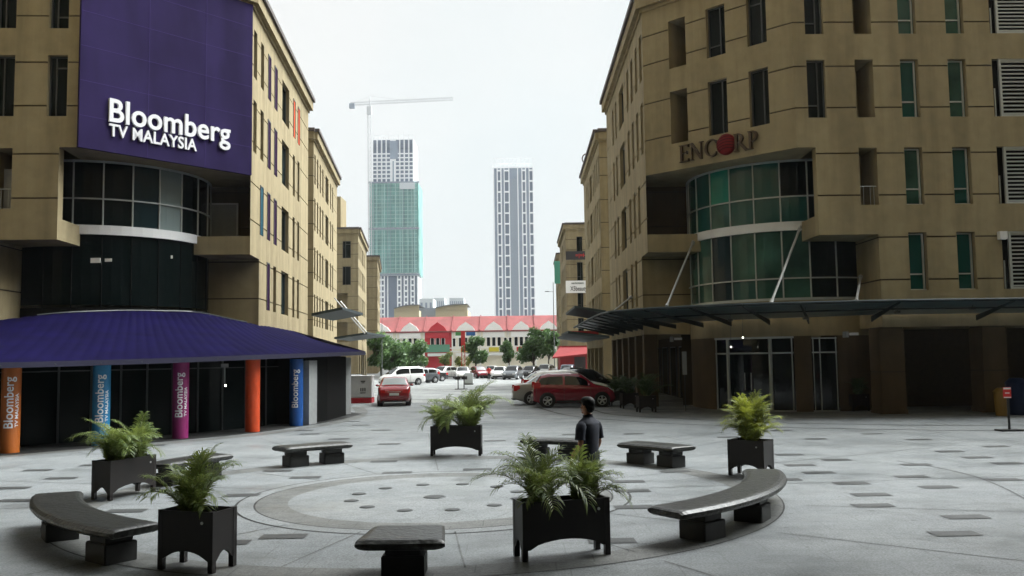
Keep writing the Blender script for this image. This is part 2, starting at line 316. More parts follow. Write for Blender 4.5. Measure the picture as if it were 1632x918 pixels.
for i, q in enumerate(TL):
    c = G(*q); hx = .30; hy = .15; ang = R(1.5)
    ca, sa = math.cos(ang), math.sin(ang); a.face([(c.x+ca*x-sa*y, c.y+sa*x+ca*y, .013) for x, y in ((-hx, -hy), (hx, -hy), (hx, hy), (-hx, hy))])
tag(a.build('paving_inlay', 'tile_dark'), kind='structure')
def disc(c, r, name, label, group):
    o = thing(name, (c[0], c[1], .008), label, 'ground grate', group)
    m = MB(); m.tube((c[0], c[1], .008), (c[0], c[1], .017), r, r*.97, 28); m.build('rim', 'alu_dark', o)
    m = MB(); m.tube((c[0], c[1], .017), (c[0], c[1], .020), r*.86, r*.86, 28); m.build('cover', 'tile_dark', o)
for k in range(12):
    t = 2*math.pi*(k+.5)/12; disc((IC[0]+1.42*math.cos(t), IC[1]-.02+1.42*math.sin(t)), .125, 'floor_grate', 'small round dark grate in the ring of twelve set in the pale paving circle', 'small round floor grates in the paving circle')
disc((IC[0]-.02, IC[1]-.1), .19, 'floor_grate', 'larger round dark grate at the centre of the ring of small grates', None)

hz = bpy.data.materials.new('haze'); hz.use_nodes = True; t_ = hz.node_tree; t_.nodes.clear(); pv = t_.nodes.new('ShaderNodeVolumePrincipled'); oo = t_.nodes.new('ShaderNodeOutputMaterial')
pv.inputs['Density'].default_value = .00015; pv.inputs['Color'].default_value = (.93, .97, 1, 1); pv.inputs['Anisotropy'].default_value = .3; t_.links.new(pv.outputs[0], oo.inputs['Volume']); MATS['haze'] = hz
m = MB(); m.box(-320, 320, -60, 640, -1, 175); tag(m.build('haze', 'haze'), kind='stuff')

# ---------------------------------------------------------------- walls with openings
ROWS = [(4.64, 6.84), (7.91, 10.12), (11.3, 13.57), (14.58, 16.68)]
GROOVES = [5.02, 6.64, 8.26, 9.88, 11.66, 13.28, 15.02, 16.3]
class Frame:
    def __init__(s, P0, d, n): s.P, s.d, s.n = Vector((*P0[:2], 0)), Vector((*d[:2], 0)).normalized(), Vector((*n[:2], 0)).normalized()
    def __call__(s, u, z, e=0): return s.P+s.d*u+s.n*e+Vector((0, 0, z))
    def box(s, mb, u0, u1, z0, z1, e0, e1, m=0):
        c = [s(u0, z0, e0), s(u1, z0, e0), s(u1, z0, e1), s(u0, z0, e1), s(u0, z1, e0), s(u1, z1, e0), s(u1, z1, e1), s(u0, z1, e1)]
        for f in ((0, 3, 2, 1), (4, 5, 6, 7), (0, 1, 5, 4), (1, 2, 6, 5), (2, 3, 7, 6), (3, 0, 4, 7)): mb.face([c[i] for i in f], m)
def wall(mb, F, u0, u1, z0, z1, holes, grooves=GROOVES, depth=.28, gh=.055, gd=.05):
    """holes: (u0,u1,z0,z1,kind) kind 'open' = nothing there, 'win' = reveal of given depth, 'niche' = closed recess"""
    us = sorted({u0, u1, *[v for h in holes for v in h[:2] if u0 < v < u1]}); gs = [gz for gz in grooves if z0 < gz < z1-gh]
    zs = sorted({z0, z1, *[v for h in holes for v in h[2:4] if z0 < v < z1], *gs, *[gz+gh for gz in gs]})
    def inh(u, z):
        for h in holes:
            if h[0] < u < h[1] and h[2] < z < h[3]: return h
        return None
    for i in range(len(us)-1):
        for j in range(len(zs)-1):
            ua, ub, za, zb = us[i], us[i+1], zs[j], zs[j+1]
            if inh((ua+ub)/2, (za+zb)/2): continue
            if any(abs(za-gz) < 1e-6 for gz in gs):
                mb.face([F(ua, za, -gd), F(ub, za, -gd), F(ub, zb, -gd), F(ua, zb, -gd)], 1)
                mb.face([F(ua, za, 0), F(ub, za, 0), F(ub, za, -gd), F(ua, za, -gd)], 0); mb.face([F(ua, zb, -gd), F(ub, zb, -gd), F(ub, zb, 0), F(ua, zb, 0)], 0)
            else: mb.face([F(ua, za), F(ub, za), F(ub, zb), F(ua, zb)], 0)
    for h in holes:
        if h[4] == 'open': continue
        d = 1.5 if h[4] == 'niche' else depth; a, b, c, e = h[:4]
        mb.face([F(a, c), F(b, c), F(b, c, -d), F(a, c, -d)]); mb.face([F(a, e, -d), F(b, e, -d), F(b, e), F(a, e)])
        mb.face([F(a, c, -d), F(a, e, -d), F(a, e), F(a, c)]); mb.face([F(b, c), F(b, e), F(b, e, -d), F(b, c, -d)])
        if h[4] == 'niche': mb.face([F(a, c, -d), F(b, c, -d), F(b, e, -d), F(a, e, -d)], 0)
def window(F, h, style, parent, T):
    a, b, c, e = h[:4]; w_ = b-a; fr = MB(T); pn = MB(T); t = .05; fm = 'alu'; pm = 'glass_teal'; d0, d1 = -.26, -.17
    def bar(u0, u1, z0, z1): F.box(fr, u0, u1, z0, z1, d0, d1)
    if style == 'green':
        pm = random.choice(['glass_teal', 'glass_teal', 'glass_green']); zt = lerp(c, e, .27)
        bar(a, a+.03, c, e); bar(b-t*2.2, b-t*1.1, c, e-.03); bar(a+.03, b-t*2.2, c, c+t); bar(a+.03, b-t*2.2, e-.07, e-.03); bar(a+.03, b-t*2.2, zt, zt+t); bar(b-t*1.1, b, c, c+t)
    elif style == 'dark':
        fm = 'alu_dark'; pm = 'glass_dark'; bar(a, a+t, c, e); bar(b-t, b, c, e); bar(a+t, b-t, c, c+t); bar(a+t, b-t, e-t, e); um = lerp(a, b, .62); bar(um, um+t*.8, c+t, e-t)
        if random.random() < .6: zt = lerp(c, e, random.choice([.22, .8])); bar(a+t, um, zt, zt+t*.8)
    elif style == 'slim':
        fm = 'alu_dark'; pm = random.choice(['glass_dark', 'glass_dark', 'glass_blue']); bar(a, a+t, c, e); bar(b-t, b, c, e); bar(a+t, b-t, e-t, e); bar(a+t, b-t, c, c+t)
    elif style.startswith('panel'):
        fm = 'alu_dark'; pm = style; d0 = -.02; d1 = .03; bar(a, a+t, c, e); bar(b-t, b, c, e); bar(a+t, b-t, e-t, e)
    elif style == 'louvre':
        fm = 'alu'; pm = 'interior_dark'; ul = a+.28
        for (x0, x1, y0, y1) in ((ul, ul+.09, c, e), (b-.09, b, c, e), (ul+.09, b-.09, c, c+.08), (ul+.09, b-.09, e-.08, e)): F.box(fr, x0, x1, y0, y1, -.12, -.02)
        n = 14
        for k in range(n):
            z = lerp(c+.1, e-.14, k/(n-1)); F.box(fr, ul+.09, b-.09, z, z+.05, -.10, -.04)
        F.box(fr, a+.1, a+.14, c, lerp(c, e, .5), -.14, -.1)
    o = fr.build('window' if style != 'louvre' else 'louvre', fm, parent)
    dd = d0+.03 if style != 'panel' else -.2
    F.box(pn, a+.002, b-.002, c+.002, e-.002, dd-.03, dd)
    pn.build('pane', pm, o)
def cornice(name, F, u0, u1, parent, T, e0=.28):
    m = MB(T); F.box(m, u0, u1, 17.6, 18.12, -.3, e0, 0); F.box(m, u0, u1, 17.45, 17.6, -.3, .08, 0); F.box(m, u0-.05, u1+.05, 18.12, 18.34, -.35, e0+.12, 1)
    m.build('cornice', ['stucco', 'cornice_cap'], parent)

AR, BR = Vector((5.92, 38.5)), Vector((10.95, 33.5)); MR = (AR+BR)/2; tR = (BR-AR).normalized(); nR = Vector((-tR.y, tR.x))
AL, BL = Vector((-11.04, 37.1)), Vector((-15.6, 32.0)); ML = (AL+BL)/2; tL = (BL-AL).normalized()
tL = Matrix.Rotation(R(.8), 2) @ tL; nL = Vector((tL.y, -tL.x))
def mirror(p_):
    q = Vector((p_.x, p_.y))-MR; a_, b_ = q.dot(tR), q.dot(nR); r = ML+tL*a_+nL*b_; return Vector((r.x, r.y, p_.z))
STREET_WIN = [(.45, 1.15), (2.0, 2.7), (3.65, 4.35), (5.3, 6.05), (7.5, 9.6), (10.9, 11.6), (12.5, 13.2)]
DRUM = Vector((12.33, 39.8)); DR = 4.3; D0 = math.atan2(-DRUM.y, -DRUM.x)
def dp(phi, r=DR): return Vector((DRUM.x+r*math.cos(D0+phi), DRUM.y+r*math.sin(D0+phi)))

def corner_block(T, side, label):
    base = Vector((AR.x, AR.y, 0)); base = T(base) if T else base
    root = thing('office_building', base, label, 'building')
    left = side == 'L'
    FS = Frame(AR, (.01, 1), (-1, .01)); FD = Frame(AR, tR, -nR); fd = Vector((math.cos(R(1.5)), math.sin(R(1.5)))); FF = Frame(BR, fd, (fd.y, -fd.x))
    W = MB(T); wins = []
    # street side
    hs_ = [(-.001, 1.9, 3.25, 6.78, 'open')]
    for r, (za, zb) in enumerate(ROWS):
        for k, (a, b) in enumerate(STREET_WIN):
            if r == 0 and k < 2: continue
            if r == 1 and k == 0: continue
            h = (a, b, za, zb, 'win'); hs_.append(h)
            st = 'slim'
            if left and k in (2, 3) and r == 3: st = 'panel_purple'
            if left and k in (2, 3) and r in (1, 2): st = 'panel_purple'
            if left and k in (5, 6) and r == 3: st = 'panel_orange'
            if left and k == 1 and r == 1: st = 'panel_teal'
            if left and k == 2 and r == 0: st = 'panel_purple'
            wins.append((FS, h, st))
    wall(W, FS, 0, 16.6, 3.25, 17.6, hs_)
    # diagonal corner face
    hd = []
    for r in (2, 3):
        for k, (a, b) in enumerate(((1.38, 2.24), (3.26, 4.15), (5.15, 6.0))):
            if left: continue
            h = (a, b, ROWS[r][0], ROWS[r][1], 'niche' if k == 0 else 'win'); hd.append(h)
            if k: wins.append((FD, h, 'dark'))
    wall(W, FD, 0, (BR-AR).length, 10.15, 17.6, hd)
    # front face
    LEN = 24.0; hf = [(-.001, .72, 3.25, 10.15, 'open'), (.72, 2.99, 3.25, 6.78, 'open')]
    cols = [(.49, 1.2, 'dark'), (2.37, 3.07, 'niche'), (4.13, 4.83, 'green'), (5.99, 6.7, 'green'), (7.72, 9.7, 'louvre'), (11.2, 11.9, 'green'), (13.1, 13.8, 'green'), (15.2, 15.9, 'dark'), (17.2, 17.9, 'green'), (19.2, 19.9, 'green'), (21.3, 22.0, 'dark')]
    for r, (za, zb) in enumerate(ROWS):
        for k, (a, b, st) in enumerate(cols):
            if r == 0 and k < 2: continue
            if r == 1 and k == 0: continue
            if left and st in ('green', 'louvre'): st = 'dark'
            if left and k == 1 and r > 1: st = 'dark'
            h = (a, b, za, zb, 'niche' if st == 'niche' else 'win'); hf.append(h)
            if st != 'niche': wins.append((FF, h, st))
            elif r == 1:
                rl = MB(T)
                for u in (a+.06, a+.2, b-.24, b-.1): F_ = FF; rl.tube(FF(u, za, -.2), FF(u, za+.75, -.2), .012, n=5)
                rl.tube(FF(a, za+.75, -.2), FF(b, za+.75, -.2), .018, n=5); rl.build('railing', 'alu', root)
    wall(W, FF, 0, LEN, 3.25, 17.6, hf)
    # soffits, balconies, returns
    e1 = FF(.72, 0); e2 = FF(2.99, 0)
    W.face([(AR.x, AR.y, 10.15), (BR.x, BR.y, 10.15), (e1.x, e1.y, 10.15), (e1.x+.1, 37.5, 10.15), (12.3, 41.2, 10.15), (5.95, 41.2, 10.15)])
    W.face([(5.92, 38.5, 6.78), (8.7, 38.6, 6.78), (9.3, 41.2, 6.78), (5.95, 41.2, 6.78)], 0); W.face([(e1.x, e1.y, 6.78), (e2.x, e2.y, 6.78), (e2.x, 37.5, 6.78), (e1.x, 36, 6.78)])
    FB = Frame((5.93, 38.52), (1, .02), (0, -1)); FB.box(W, 0, 2.75, 6.785, 7.56, -.16, 0)                      # balcony parapets
    W.face([(5.935, 38.52, 6.78), (5.96, 41.2, 6.78), (5.96, 41.2, 7.56), (5.935, 38.52, 7.56)])
    FC = Frame((e1.x, e1.y+.02), (0, 1), (-1, 0)); FC.box(W, 0, 2.0, 6.785, 7.56, -.16, 0)
    wall(W, Frame((5.95, 40.4), (1, 0), (0, -1)), 0, 4.6, 3.25, 6.78, [])                                     # set back storey
    wall(W, Frame((e2.x, e2.y), (0, 1), (-1, 0)), 0, 3.6, 3.25, 6.78, [])
    wr_ = MB(T); wall(wr_, Frame((6.1, 41.2), (1, 0), (0, -1)), 0, 6.4, 6.78, 10.15, []); wr_.build('balcony_wall', ['stucco_shaded', 'joint'], root)
    W.face([FF(.72, 10.15), FF(.72, 10.15, -.4), FF(.72, 6.78, -.4), FF(.72, 6.78)])
    # ceilings of the arcade, top and back
    W.face([(5.94, 40.4, 3.25), (8.9, 40.4, 3.25), (9.0, 55.2, 3.25), (6.09, 55.2, 3.25)])
    z = 3.25; q = [FF(2.99, z), FF(LEN, z), FF(LEN, z, -4.3), FF(2.99, z, -4.3)]; W.face(q)
    E_ = FF(LEN, 0); W.face([(AR.x, AR.y, 17.7), (BR.x, BR.y, 17.7), (E_.x, E_.y, 17.7), (E_.x, 55, 17.7), (6.09, 55.1, 17.7)])
    W.face([(6.09, 55.1, 0), (E_.x, 55.1, 0), (E_.x, 55.1, 17.7), (6.09, 55.1, 17.7)]); W.face([(E_.x, E_.y, 0), (E_.x, 55.1, 0), (E_.x, 55.1, 17.7), (E_.x, E_.y, 17.7)])
    W.build('wall', ['stucco', 'joint'], root)
    for F, h, st in wins: window(F, h, st, root, T)
    for F, L in ((FS, 16.6), (FD, (BR-AR).length), (FF, LEN)): cornice('cornice', F, -.1, L+.1, root, T)
    # ground storey: recessed wall, columns
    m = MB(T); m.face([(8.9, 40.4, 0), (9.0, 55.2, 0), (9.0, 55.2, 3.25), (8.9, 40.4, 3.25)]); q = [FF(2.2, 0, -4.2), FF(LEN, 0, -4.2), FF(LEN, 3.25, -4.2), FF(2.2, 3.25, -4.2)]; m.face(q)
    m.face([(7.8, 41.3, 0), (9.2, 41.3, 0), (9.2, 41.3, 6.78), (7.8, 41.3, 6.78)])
    m.build('arcade_wall', 'recess_shaded', root)
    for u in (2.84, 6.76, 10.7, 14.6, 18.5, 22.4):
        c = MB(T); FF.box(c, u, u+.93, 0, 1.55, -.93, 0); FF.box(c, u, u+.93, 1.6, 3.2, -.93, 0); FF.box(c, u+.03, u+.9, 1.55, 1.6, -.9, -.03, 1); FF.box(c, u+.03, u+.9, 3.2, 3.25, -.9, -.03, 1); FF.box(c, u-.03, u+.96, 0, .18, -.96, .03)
        c.build('column', ['stucco_shaded', 'joint'], root)
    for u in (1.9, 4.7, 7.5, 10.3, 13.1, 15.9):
        c = MB(T); FS.box(c, u, u+.6, 0, 3.25, -.6, 0); c.build('column', ['stucco_shaded', 'joint'], root)
    for u in (2.9, 5.6, 8.4, 11.2, 14.0):
        c = MB(T); f2 = Frame((8.9, 40.4), (.007, 1), (-1, 0)); f2.box(c, u, u+1.7, .05, 2.7, .01, .05); o = c.build('window', 'glass_dark', root)
        c = MB(T); f2.box(c, u-.06, u, .05, 2.76, .01, .08); f2.box(c, u+1.7, u+1.76, .05, 2.76, .01, .08); f2.box(c, u, u+1.7, 2.7, 2.76, .01, .08); c.build('frame', 'alu_dark', o)
    if not left:
        c = MB(T); f2 = FF; f2.box(c, 4.0, 5.5, .05, 2.7, -4.16, -4.12); o = c.build('door', 'glass_dark', root)
        c = MB(T)
        for (a, b, y0, y1) in ((3.95, 4.0, .03, 2.75), (5.5, 5.55, .03, 2.75), (4.0, 5.5, 2.7, 2.75), (4.0, 5.5, .03, .08)): f2.box(c, a, b, y0, y1, -4.16, -4.06)
        c.build('frame', 'alu', o)
    # ---- the curved glass corner
    lo, hi = -1.9, 1.25; ks = [-.035+.248*k for k in range(-8, 6)]; zt = 10.15
    def arcq(mb, p0, p1, z0, z1, r, m=0, n=3):
        for i in range(n):
            a = dp(lerp(p0, p1, i/n), r); b = dp(lerp(p0, p1, (i+1)/n), r); mb.face([(a.x, a.y, z0), (b.x, b.y, z0), (b.x, b.y, z1), (a.x, a.y, z1)], m)
    def ring(mb, p0, p1, z0, z1, r0, r1, m=0):
        n = max(3, int((p1-p0)/.09))
        for i in range(n):
            a, b = lerp(p0, p1, i/n), lerp(p0, p1, (i+1)/n); q = [dp(a, r0), dp(b, r0), dp(b, r1), dp(a, r1)]
            mb.face([(q[3].x, q[3].y, z0), (q[2].x, q[2].y, z0), (q[2].x, q[2].y, z1), (q[3].x, q[3].y, z1)], m)
            for z in (z0, z1): mb.face([(v.x, v.y, z) for v in q], m)
    cw = MB(T); ring(cw, lo, hi, 7.25, 7.61, DR-.2, DR+.09); cwo = cw.build('curtain_wall', 'white_band', root)
    tones = ['glass_teal', 'glass_dark', 'glass_teal_light', 'glass_green', 'glass_blue'] if not left else ['glass_dark', 'glass_dark', 'glass_sky', 'glass_blue', 'glass_blue']
    up = {-5: 1, -4: 0, -3: 0, -2: 2, -1: 0, 0: 0, 1: 1, 2: 1, 3: 1} if not left else {-2: 2, -1: 4}
    dn = {-5: 3, -4: 3, -3: 3, -2: 4, -1: 3, 0: 3, 1: 3, 2: 1, 3: 1} if not left else {}
    for k in range(-8, 5):
        a, b = -.035+.248*k, -.035+.248*(k+1)
        if a > hi or b < lo: continue
        p1_ = MB(T); arcq(p1_, a, b, 8.64, zt, DR-.03); p1_.build('pane', tones[up.get(k+1, 1)], cwo)
        p1_ = MB(T); arcq(p1_, a, b, 7.61, 8.64, DR-.03); p1_.build('pane', tones[(up.get(k+1, 1) if k % 2 or left else 0) if up.get(k+1, 1) != 2 else (3 if not left else 2)], cwo)
        p1_ = MB(T); arcq(p1_, a, b, 5.33, 7.25, DR-.03); p1_.build('pane', tones[dn.get(k+1, 1)], cwo)
        p1_ = MB(T); arcq(p1_, a, b, 4.54, 5.33, DR-.03); p1_.build('pane', tones[dn.get(k+1, 1)] if k != -2 else tones[0], cwo)
    mu = MB(T)
    for a in ks:
        p_ = dp(a, DR); mu.tube((p_.x, p_.y, 7.61), (p_.x, p_.y, zt), .032, n=6)
        if not left: mu.tube((p_.x, p_.y, 4.5), (p_.x, p_.y, 7.25), .032, n=6)
    for z0, z1 in ((8.62, 8.67), (10.06, 10.14))+(((5.30, 5.35), (4.44, 4.54)) if not left else ()): ring(mu, lo, hi, z0, z1, DR-.04, DR+.035)
    mu.build('mullion', 'alu', cwo)
    rb = MB(T); ring(rb, lo, hi, 3.0, 4.44, DR-.1, DR+.01)
    if left:
        for k in range(-8, 6): p_ = dp(-.035+.248*k, DR-.01); rb.tube((p_.x, p_.y, 3.3), (p_.x, p_.y, 7.25), .02, n=5)
    rb.build('base_ring', 'interior_dark' if left else 'stucco', cwo)
    if not left:   # entrance lobby at ground level
        def az(px): return math.asin(max(-1, min(1, (px-1256)/153.0)))
        for la, lb_, e_ in ((-1.6, az(1149), 0), (az(1262), az(1285), .06), (az(1321), 1.3, 0)): lw = MB(T); ring(lw, la, lb_, 0, 3.0, DR-.2, DR+e_); lw.build('lobby_wall', 'stucco_shaded', root)
        ent = MB(T); ring(ent, az(1149), az(1262), 2.92, 3.0, DR-.2, DR+.02); ent = ent.build('entrance', 'alu', root)
        for x0, x1 in ((1149, 1167), (1167, 1228), (1228, 1262), (1285, 1297), (1297, 1321)):
            for z0, z1 in ((.03, 2.34), (2.34, 2.92)):
                q = MB(T); arcq(q, az(x0), az(x1), z0, z1, DR-.08, n=5); q.build('pane', 'glass_entry', ent)
        q = MB(T)
        for x, r_ in ((1150, .03), (1168, .07), (1229, .075), (1259, .03), (1288, .02), (1297, .025), (1319, .025)):
            p_ = dp(az(x), DR-.03); q.tube((p_.x, p_.y, 0), (p_.x, p_.y, 2.95), r_, n=8)
        ring(q, az(1149), az(1261), 2.31, 2.37, DR-.09, DR); ring(q, az(1286), az(1320), 2.31, 2.37, DR-.09, DR); ring(q, az(1286), az(1320), 2.88, 2.93, DR-.09, DR); ring(q, az(1149), az(1320), .0, .05, DR-.09, DR-.01)
        q.build('frame', 'alu', ent)
        q = MB(T)
        for px in (1193, 1202): p_ = dp(az(px), DR+.04); q.tube((p_.x, p_.y, .85), (p_.x, p_.y, 1.55), .018, n=6)
        q.build('handle', 'alu', ent)
        q = MB(T); f2 = Frame(dp(az(1318), DR+.05), (1, .12), (0, -1))   # opening casement on the lower glazing
        p_ = dp(.38, DR+.02)
    else:          # white doors at the back of the balconies
        q = MB(T); FF.box(q, 2.45, 2.98, 7.93, 9.5, -.72, -.66); q.build('door', 'door_grey', root)
        q = MB(T); f2 = Frame((6.1, 41.2), (1, 0), (0, -1)); f2.box(q, 1.0, 2.15, 6.8, 9.35, .01, .06); o = q.build('door', 'door_grey', root)
        q = MB(T)
        for a, b, c, d in ((.94, 1.0, 6.8, 9.41), (2.15, 2.21, 6.8, 9.41), (1.0, 2.15, 9.35, 9.41)): f2.box(q, a, b, c, d, .01, .1)
        q.build('frame', 'white_band', o)
    return root, FD, FS, FF
blkR, FDR, FSR, FFR = corner_block(None, 'R', 'tan office building with curved teal glass corner and glass canopy, right of the plaza')
blkL, _, _, _ = corner_block(mirror, 'L', 'tan office building with the big purple panel on its corner, left of the plaza')
def FDL(u, z, e=0): return mirror(FDR(u, z, e))

# purple sign board on the left building
sg = thing('sign_board', FDL(3.5, 10.1, .2), 'tall purple panelled sign board with white raised lettering on the corner of the left building', 'sign board')
T = mirror; m = MB(T); FDR.box(m, .06, 7.2, 10.12, 17.5, .02, .16)
m.build('panel', 'purple_clad', sg)
m = MB(T)
for z in (11.3, 12.6, 13.9, 15.2, 16.5): FDR.box(m, .07, 7.18, z, z+.02, .16, .164)
for u in (2.2, 4.6): FDR.box(m, u, u+.02, 10.15, 17.4, .166, .17)
m.build('seam', 'purple_seam', sg)
LW = 7.1
text_mesh('lettering', 'Bloomberg', lambda x, y, d: FDL(6.14-x, 11.27+y, .16+d), ['letter_white', 'letter_side'], sg, bold=.017, extrude=.05, spacing=1.03, w=5.02, h=.86, side=False)
text_mesh('lettering', 'TV MALAYSIA', lambda x, y, d: FDL(6.13-x, 10.72+y, .16+d), ['letter_white', 'letter_side'], sg, bold=.020, extrude=.04, spacing=1.04, w=3.52, h=.46)

# bronze serif letters with the red globe on the right building
es = thing('wall_sign', FDR(3.6, 10.4, .1), 'bronze serif wall letters with a red globe for the O, above the curved teal glass', 'sign')
def serif_word():
    pr = MB()
    H_ = .72; z0 = 10.40; cur = [1.86]
    def bx(u0, u1, y0, y1): FDR.box(pr, cur[0]+u0, cur[0]+u1, z0+y0*H_, z0+y1*H_, .05, .16)
    def st(x0, y0, x1, y1, w_):   # slanted stroke
        a, b = Vector((x0, y0*H_)), Vector((x1, y1*H_)); n = Vector((-(b-a).y, (b-a).x)).normalized()*w_/2
        q = [a-n, b-n, b+n, a+n]
        for e in (.05, .16): pr.face([FDR(cur[0]+v.x, z0+v.y, e) for v in q])
        for i in range(4):
            v, w2 = q[i], q[(i+1) % 4]; pr.face([FDR(cur[0]+v.x, z0+v.y, .05), FDR(cur[0]+w2.x, z0+w2.y, .05), FDR(cur[0]+w2.x, z0+w2.y, .16), FDR(cur[0]+v.x, z0+v.y, .16)])
    def arc(cx, cy, rx, ry, a0, a1, w0, w1, n=14):   # stroke thickest at the side
        for i in range(n):
            t0, t1 = lerp(a0, a1, i/n), lerp(a0, a1, (i+1)/n)
            def P_(t, k):
                wd = lerp(w0, w1, abs(math.cos(t))); return Vector((cx+(rx+k*wd/2)*math.cos(t), (cy+(ry)*math.sin(t))*H_+k*wd/2*math.sin(t)))
            q = [P_(t0, -1), P_(t1, -1), P_(t1, 1), P_(t0, 1)]
            for e in (.05, .16): pr.face([FDR(cur[0]+v.x, z0+v.y, e) for v in q])
            for v, w2 in ((q[0], q[1]), (q[2], q[3])): pr.face([FDR(cur[0]+v.x, z0+v.y, .05), FDR(cur[0]+w2.x, z0+w2.y, .05), FDR(cur[0]+w2.x, z0+w2.y, .16), FDR(cur[0]+v.x, z0+v.y, .16)])
    W1, W0 = .10, .045
    def stem(x, serif=True):
        bx(x, x+W1, 0, 1)
        if serif: bx(x-.05, x+W1+.05, 0, .045); bx(x-.05, x+W1+.05, .955, 1)
    stem(.05); bx(.15, .46, 0, .055); bx(.15, .46, .945, 1); bx(.15, .38, .5, .55); bx(.42, .46, 0, .16); bx(.42, .46, .84, 1); bx(.35, .38, .44, .61); cur[0] += .56
    bx(.03, .03+W0, 0, 1); bx(-.03, .13, 0, .045); bx(-.05, .06, .955, 1); st(.04, .99, .50, .02, W1); bx(.48, .48+W0, 0, 1); bx(.42, .60, .955, 1); cur[0] += .66
    arc(.36, .5, .29, .47, R(48), R(312), W0, W1); bx(.54, .57, .72, .9); bx(.54, .57, .1, .26); cur[0] += .62
    gc = cur[0]+.37; cur[0] += .76
    stem(.05); arc(.16, .73, .2, .245, R(-90), R(90), W0, W1); st(.22, .5, .54, .02, W1); bx(.48, .62, 0, .045); cur[0] += .62
    stem(.06); arc(.17, .71, .21, .265, R(-90), R(90), W0, W1)
    return pr, gc
pr, gc = serif_word(); pr.build('lettering', 'letter_bronze', es)
m = MB(); m.grid(lambda u, v: FDR(gc+.43*v*math.cos(2*math.pi*u), 10.80+.43*v*math.sin(2*math.pi*u), .08+.16*math.sqrt(max(0, 1-v*v))), 32, 8); m.tube(FDR(gc, 10.80, .02), FDR(gc, 10.80, .09), .43, n=32)
gl = m.build('globe', 'emblem_red', es, smooth=False)
m = MB()
for k in range(6):
    y0 = -.30+.12*k; n = 12
    for i in range(n):
        def q_(t, dy):
            x = lerp(-.40, .40, t); y = y0+dy+.10*math.sin(t*3.0)+.08*(t-.5); rr = min(.985, math.hypot(x, y)/.43)
            if math.hypot(x, y) > .42: s_ = .42/math.hypot(x, y); x *= s_; y *= s_
            return FDR(gc+x, 10.80+y, .092+.16*math.sqrt(max(0, 1-rr*rr)))
        m.face([q_(i/n, 0), q_((i+1)/n, 0), q_((i+1)/n, .03), q_(i/n, .03)])
m.build('stripe', 'emblem_dark', gl)

# ---------------------------------------------------------------- glass canopy round the right corner
cn = thing('glass_canopy', (8, 34, 4.1), 'long dark glass canopy slung over the pavement around the right corner building', 'canopy')
OUT = [(24, 30.9), (17.5, 31.0), (13.5, 31.0), (10.2, 31.5), (8.3, 32.1), (6.6, 33.1), (5.1, 34.4), (3.95, 36.3), (3.75, 39), (3.75, 44), (3.8, 50), (3.86, 56)]
INN = [(24, 33.8), (17.5, 33.6), (13.5, 33.5), (11.6, 34.9), (10.3, 35.7), (9.0, 36.7), (8.1, 37.9), (7.2, 39.3), (5.88, 40.3), (5.93, 44), (5.98, 50), (6.05, 56)]
zo, zi = 4.12, 3.72
m = MB()
for i in range(len(OUT)-1):
    for k in range(3):
        a, b = k/3, (k+1)/3
        q = [(*OUT[i], zo), (*OUT[i+1], zo), (*INN[i+1], zi), (*INN[i], zi)]; q = [Vector(v) for v in q]
        p0, p1 = q[0].lerp(q[1], 0), q[1]
        m.face([q[0].lerp(q[3], a), q[1].lerp(q[2], a), q[1].lerp(q[2], b), q[0].lerp(q[3], b)])
glp = m.build('glass', 'canopy_glass', cn)
m = MB()
for i in range(len(OUT)-1):
    m.path([(*OUT[i], zo-.02), (*OUT[i+1], zo-.02)], .055, n=6)
    m.path([tuple(Vector((*OUT[i], zo)).lerp(Vector((*INN[i], zi)), .5)-Vector((0, 0, .05))), tuple(Vector((*OUT[i+1], zo)).lerp(Vector((*INN[i+1], zi)), .5)-Vector((0, 0, .05)))], .03, n=5)
m.build('edge_beam', 'canopy_steel', cn)
def beam(mb, a, b, w_=.05):
    a, b = Vector(a), Vector(b); d = (b-a); n = Vector((-d.y, d.x, 0)).normalized()*w_/2
    for i in range(8):
        t0, t1 = i/8, (i+1)/8; h0, h1 = .04+.16*t0, .04+.16*t1; p0, p1 = a.lerp(b, t0), a.lerp(b, t1)
        for s in (-1, 1): mb.face([p0+n*s, p1+n*s, p1+n*s-Vector((0, 0, h1)), p0+n*s-Vector((0, 0, h0))])
        mb.face([p0+n-Vector((0, 0, h0)), p1+n-Vector((0, 0, h1)), p1-n-Vector((0, 0, h1)), p0-n-Vector((0, 0, h0))])
for i in range(0, len(OUT)-1):
    for t in ((.0, .5) if 7 <= i else (.0,)):
        a = Vector((*OUT[i], zo-.06)).lerp(Vector((*OUT[i+1], zo-.06)), t); b = Vector((*INN[i], zi-.06)).lerp(Vector((*INN[i+1], zi-.06)), t)
        m = MB(); beam(m, a, b); m.build('bracket', 'canopy_steel', cn)
def rod(a, b):
    m = MB(); m.tube(a, b, .045, n=8); a, b = Vector(a), Vector(b); m.tube(a, a+(b-a).normalized()*.18, .08, n=8); m.tube(b, b+(a-b).normalized()*.15, .07, n=8); m.build('tie_rod', 'steel_rod', cn)
rod((7.9, 38.45, 7.2), (6.0, 34.6, 4.2)); rod((11.45, 35.0, 7.3), (9.45, 32.5, 4.15)); rod((13.75, 35.0, 5.3), (12.3, 31.8, 4.15)); rod((5.9, 44, 5.2), (4.4, 42.4, 4.1)); 
# small lamps below the canopy
for px, py, Y in ((1164, 510, 34.6), (955, 520, 42), (1003, 514, 38.6), (1284, 507, 32.2), (1430, 497, 31.9), (1550, 491, 32)):
    c = P(px, py, Y); m = MB(); m.box(c.x-.09, c.x+.09, c.y-.06, c.y+.06, c.z-.05, c.z+.04); m.tube((c.x, c.y, c.z+.04), (c.x, c.y, 3.98), .012, n=4)
    m.build('spotlight', 'alu_dark', cn)

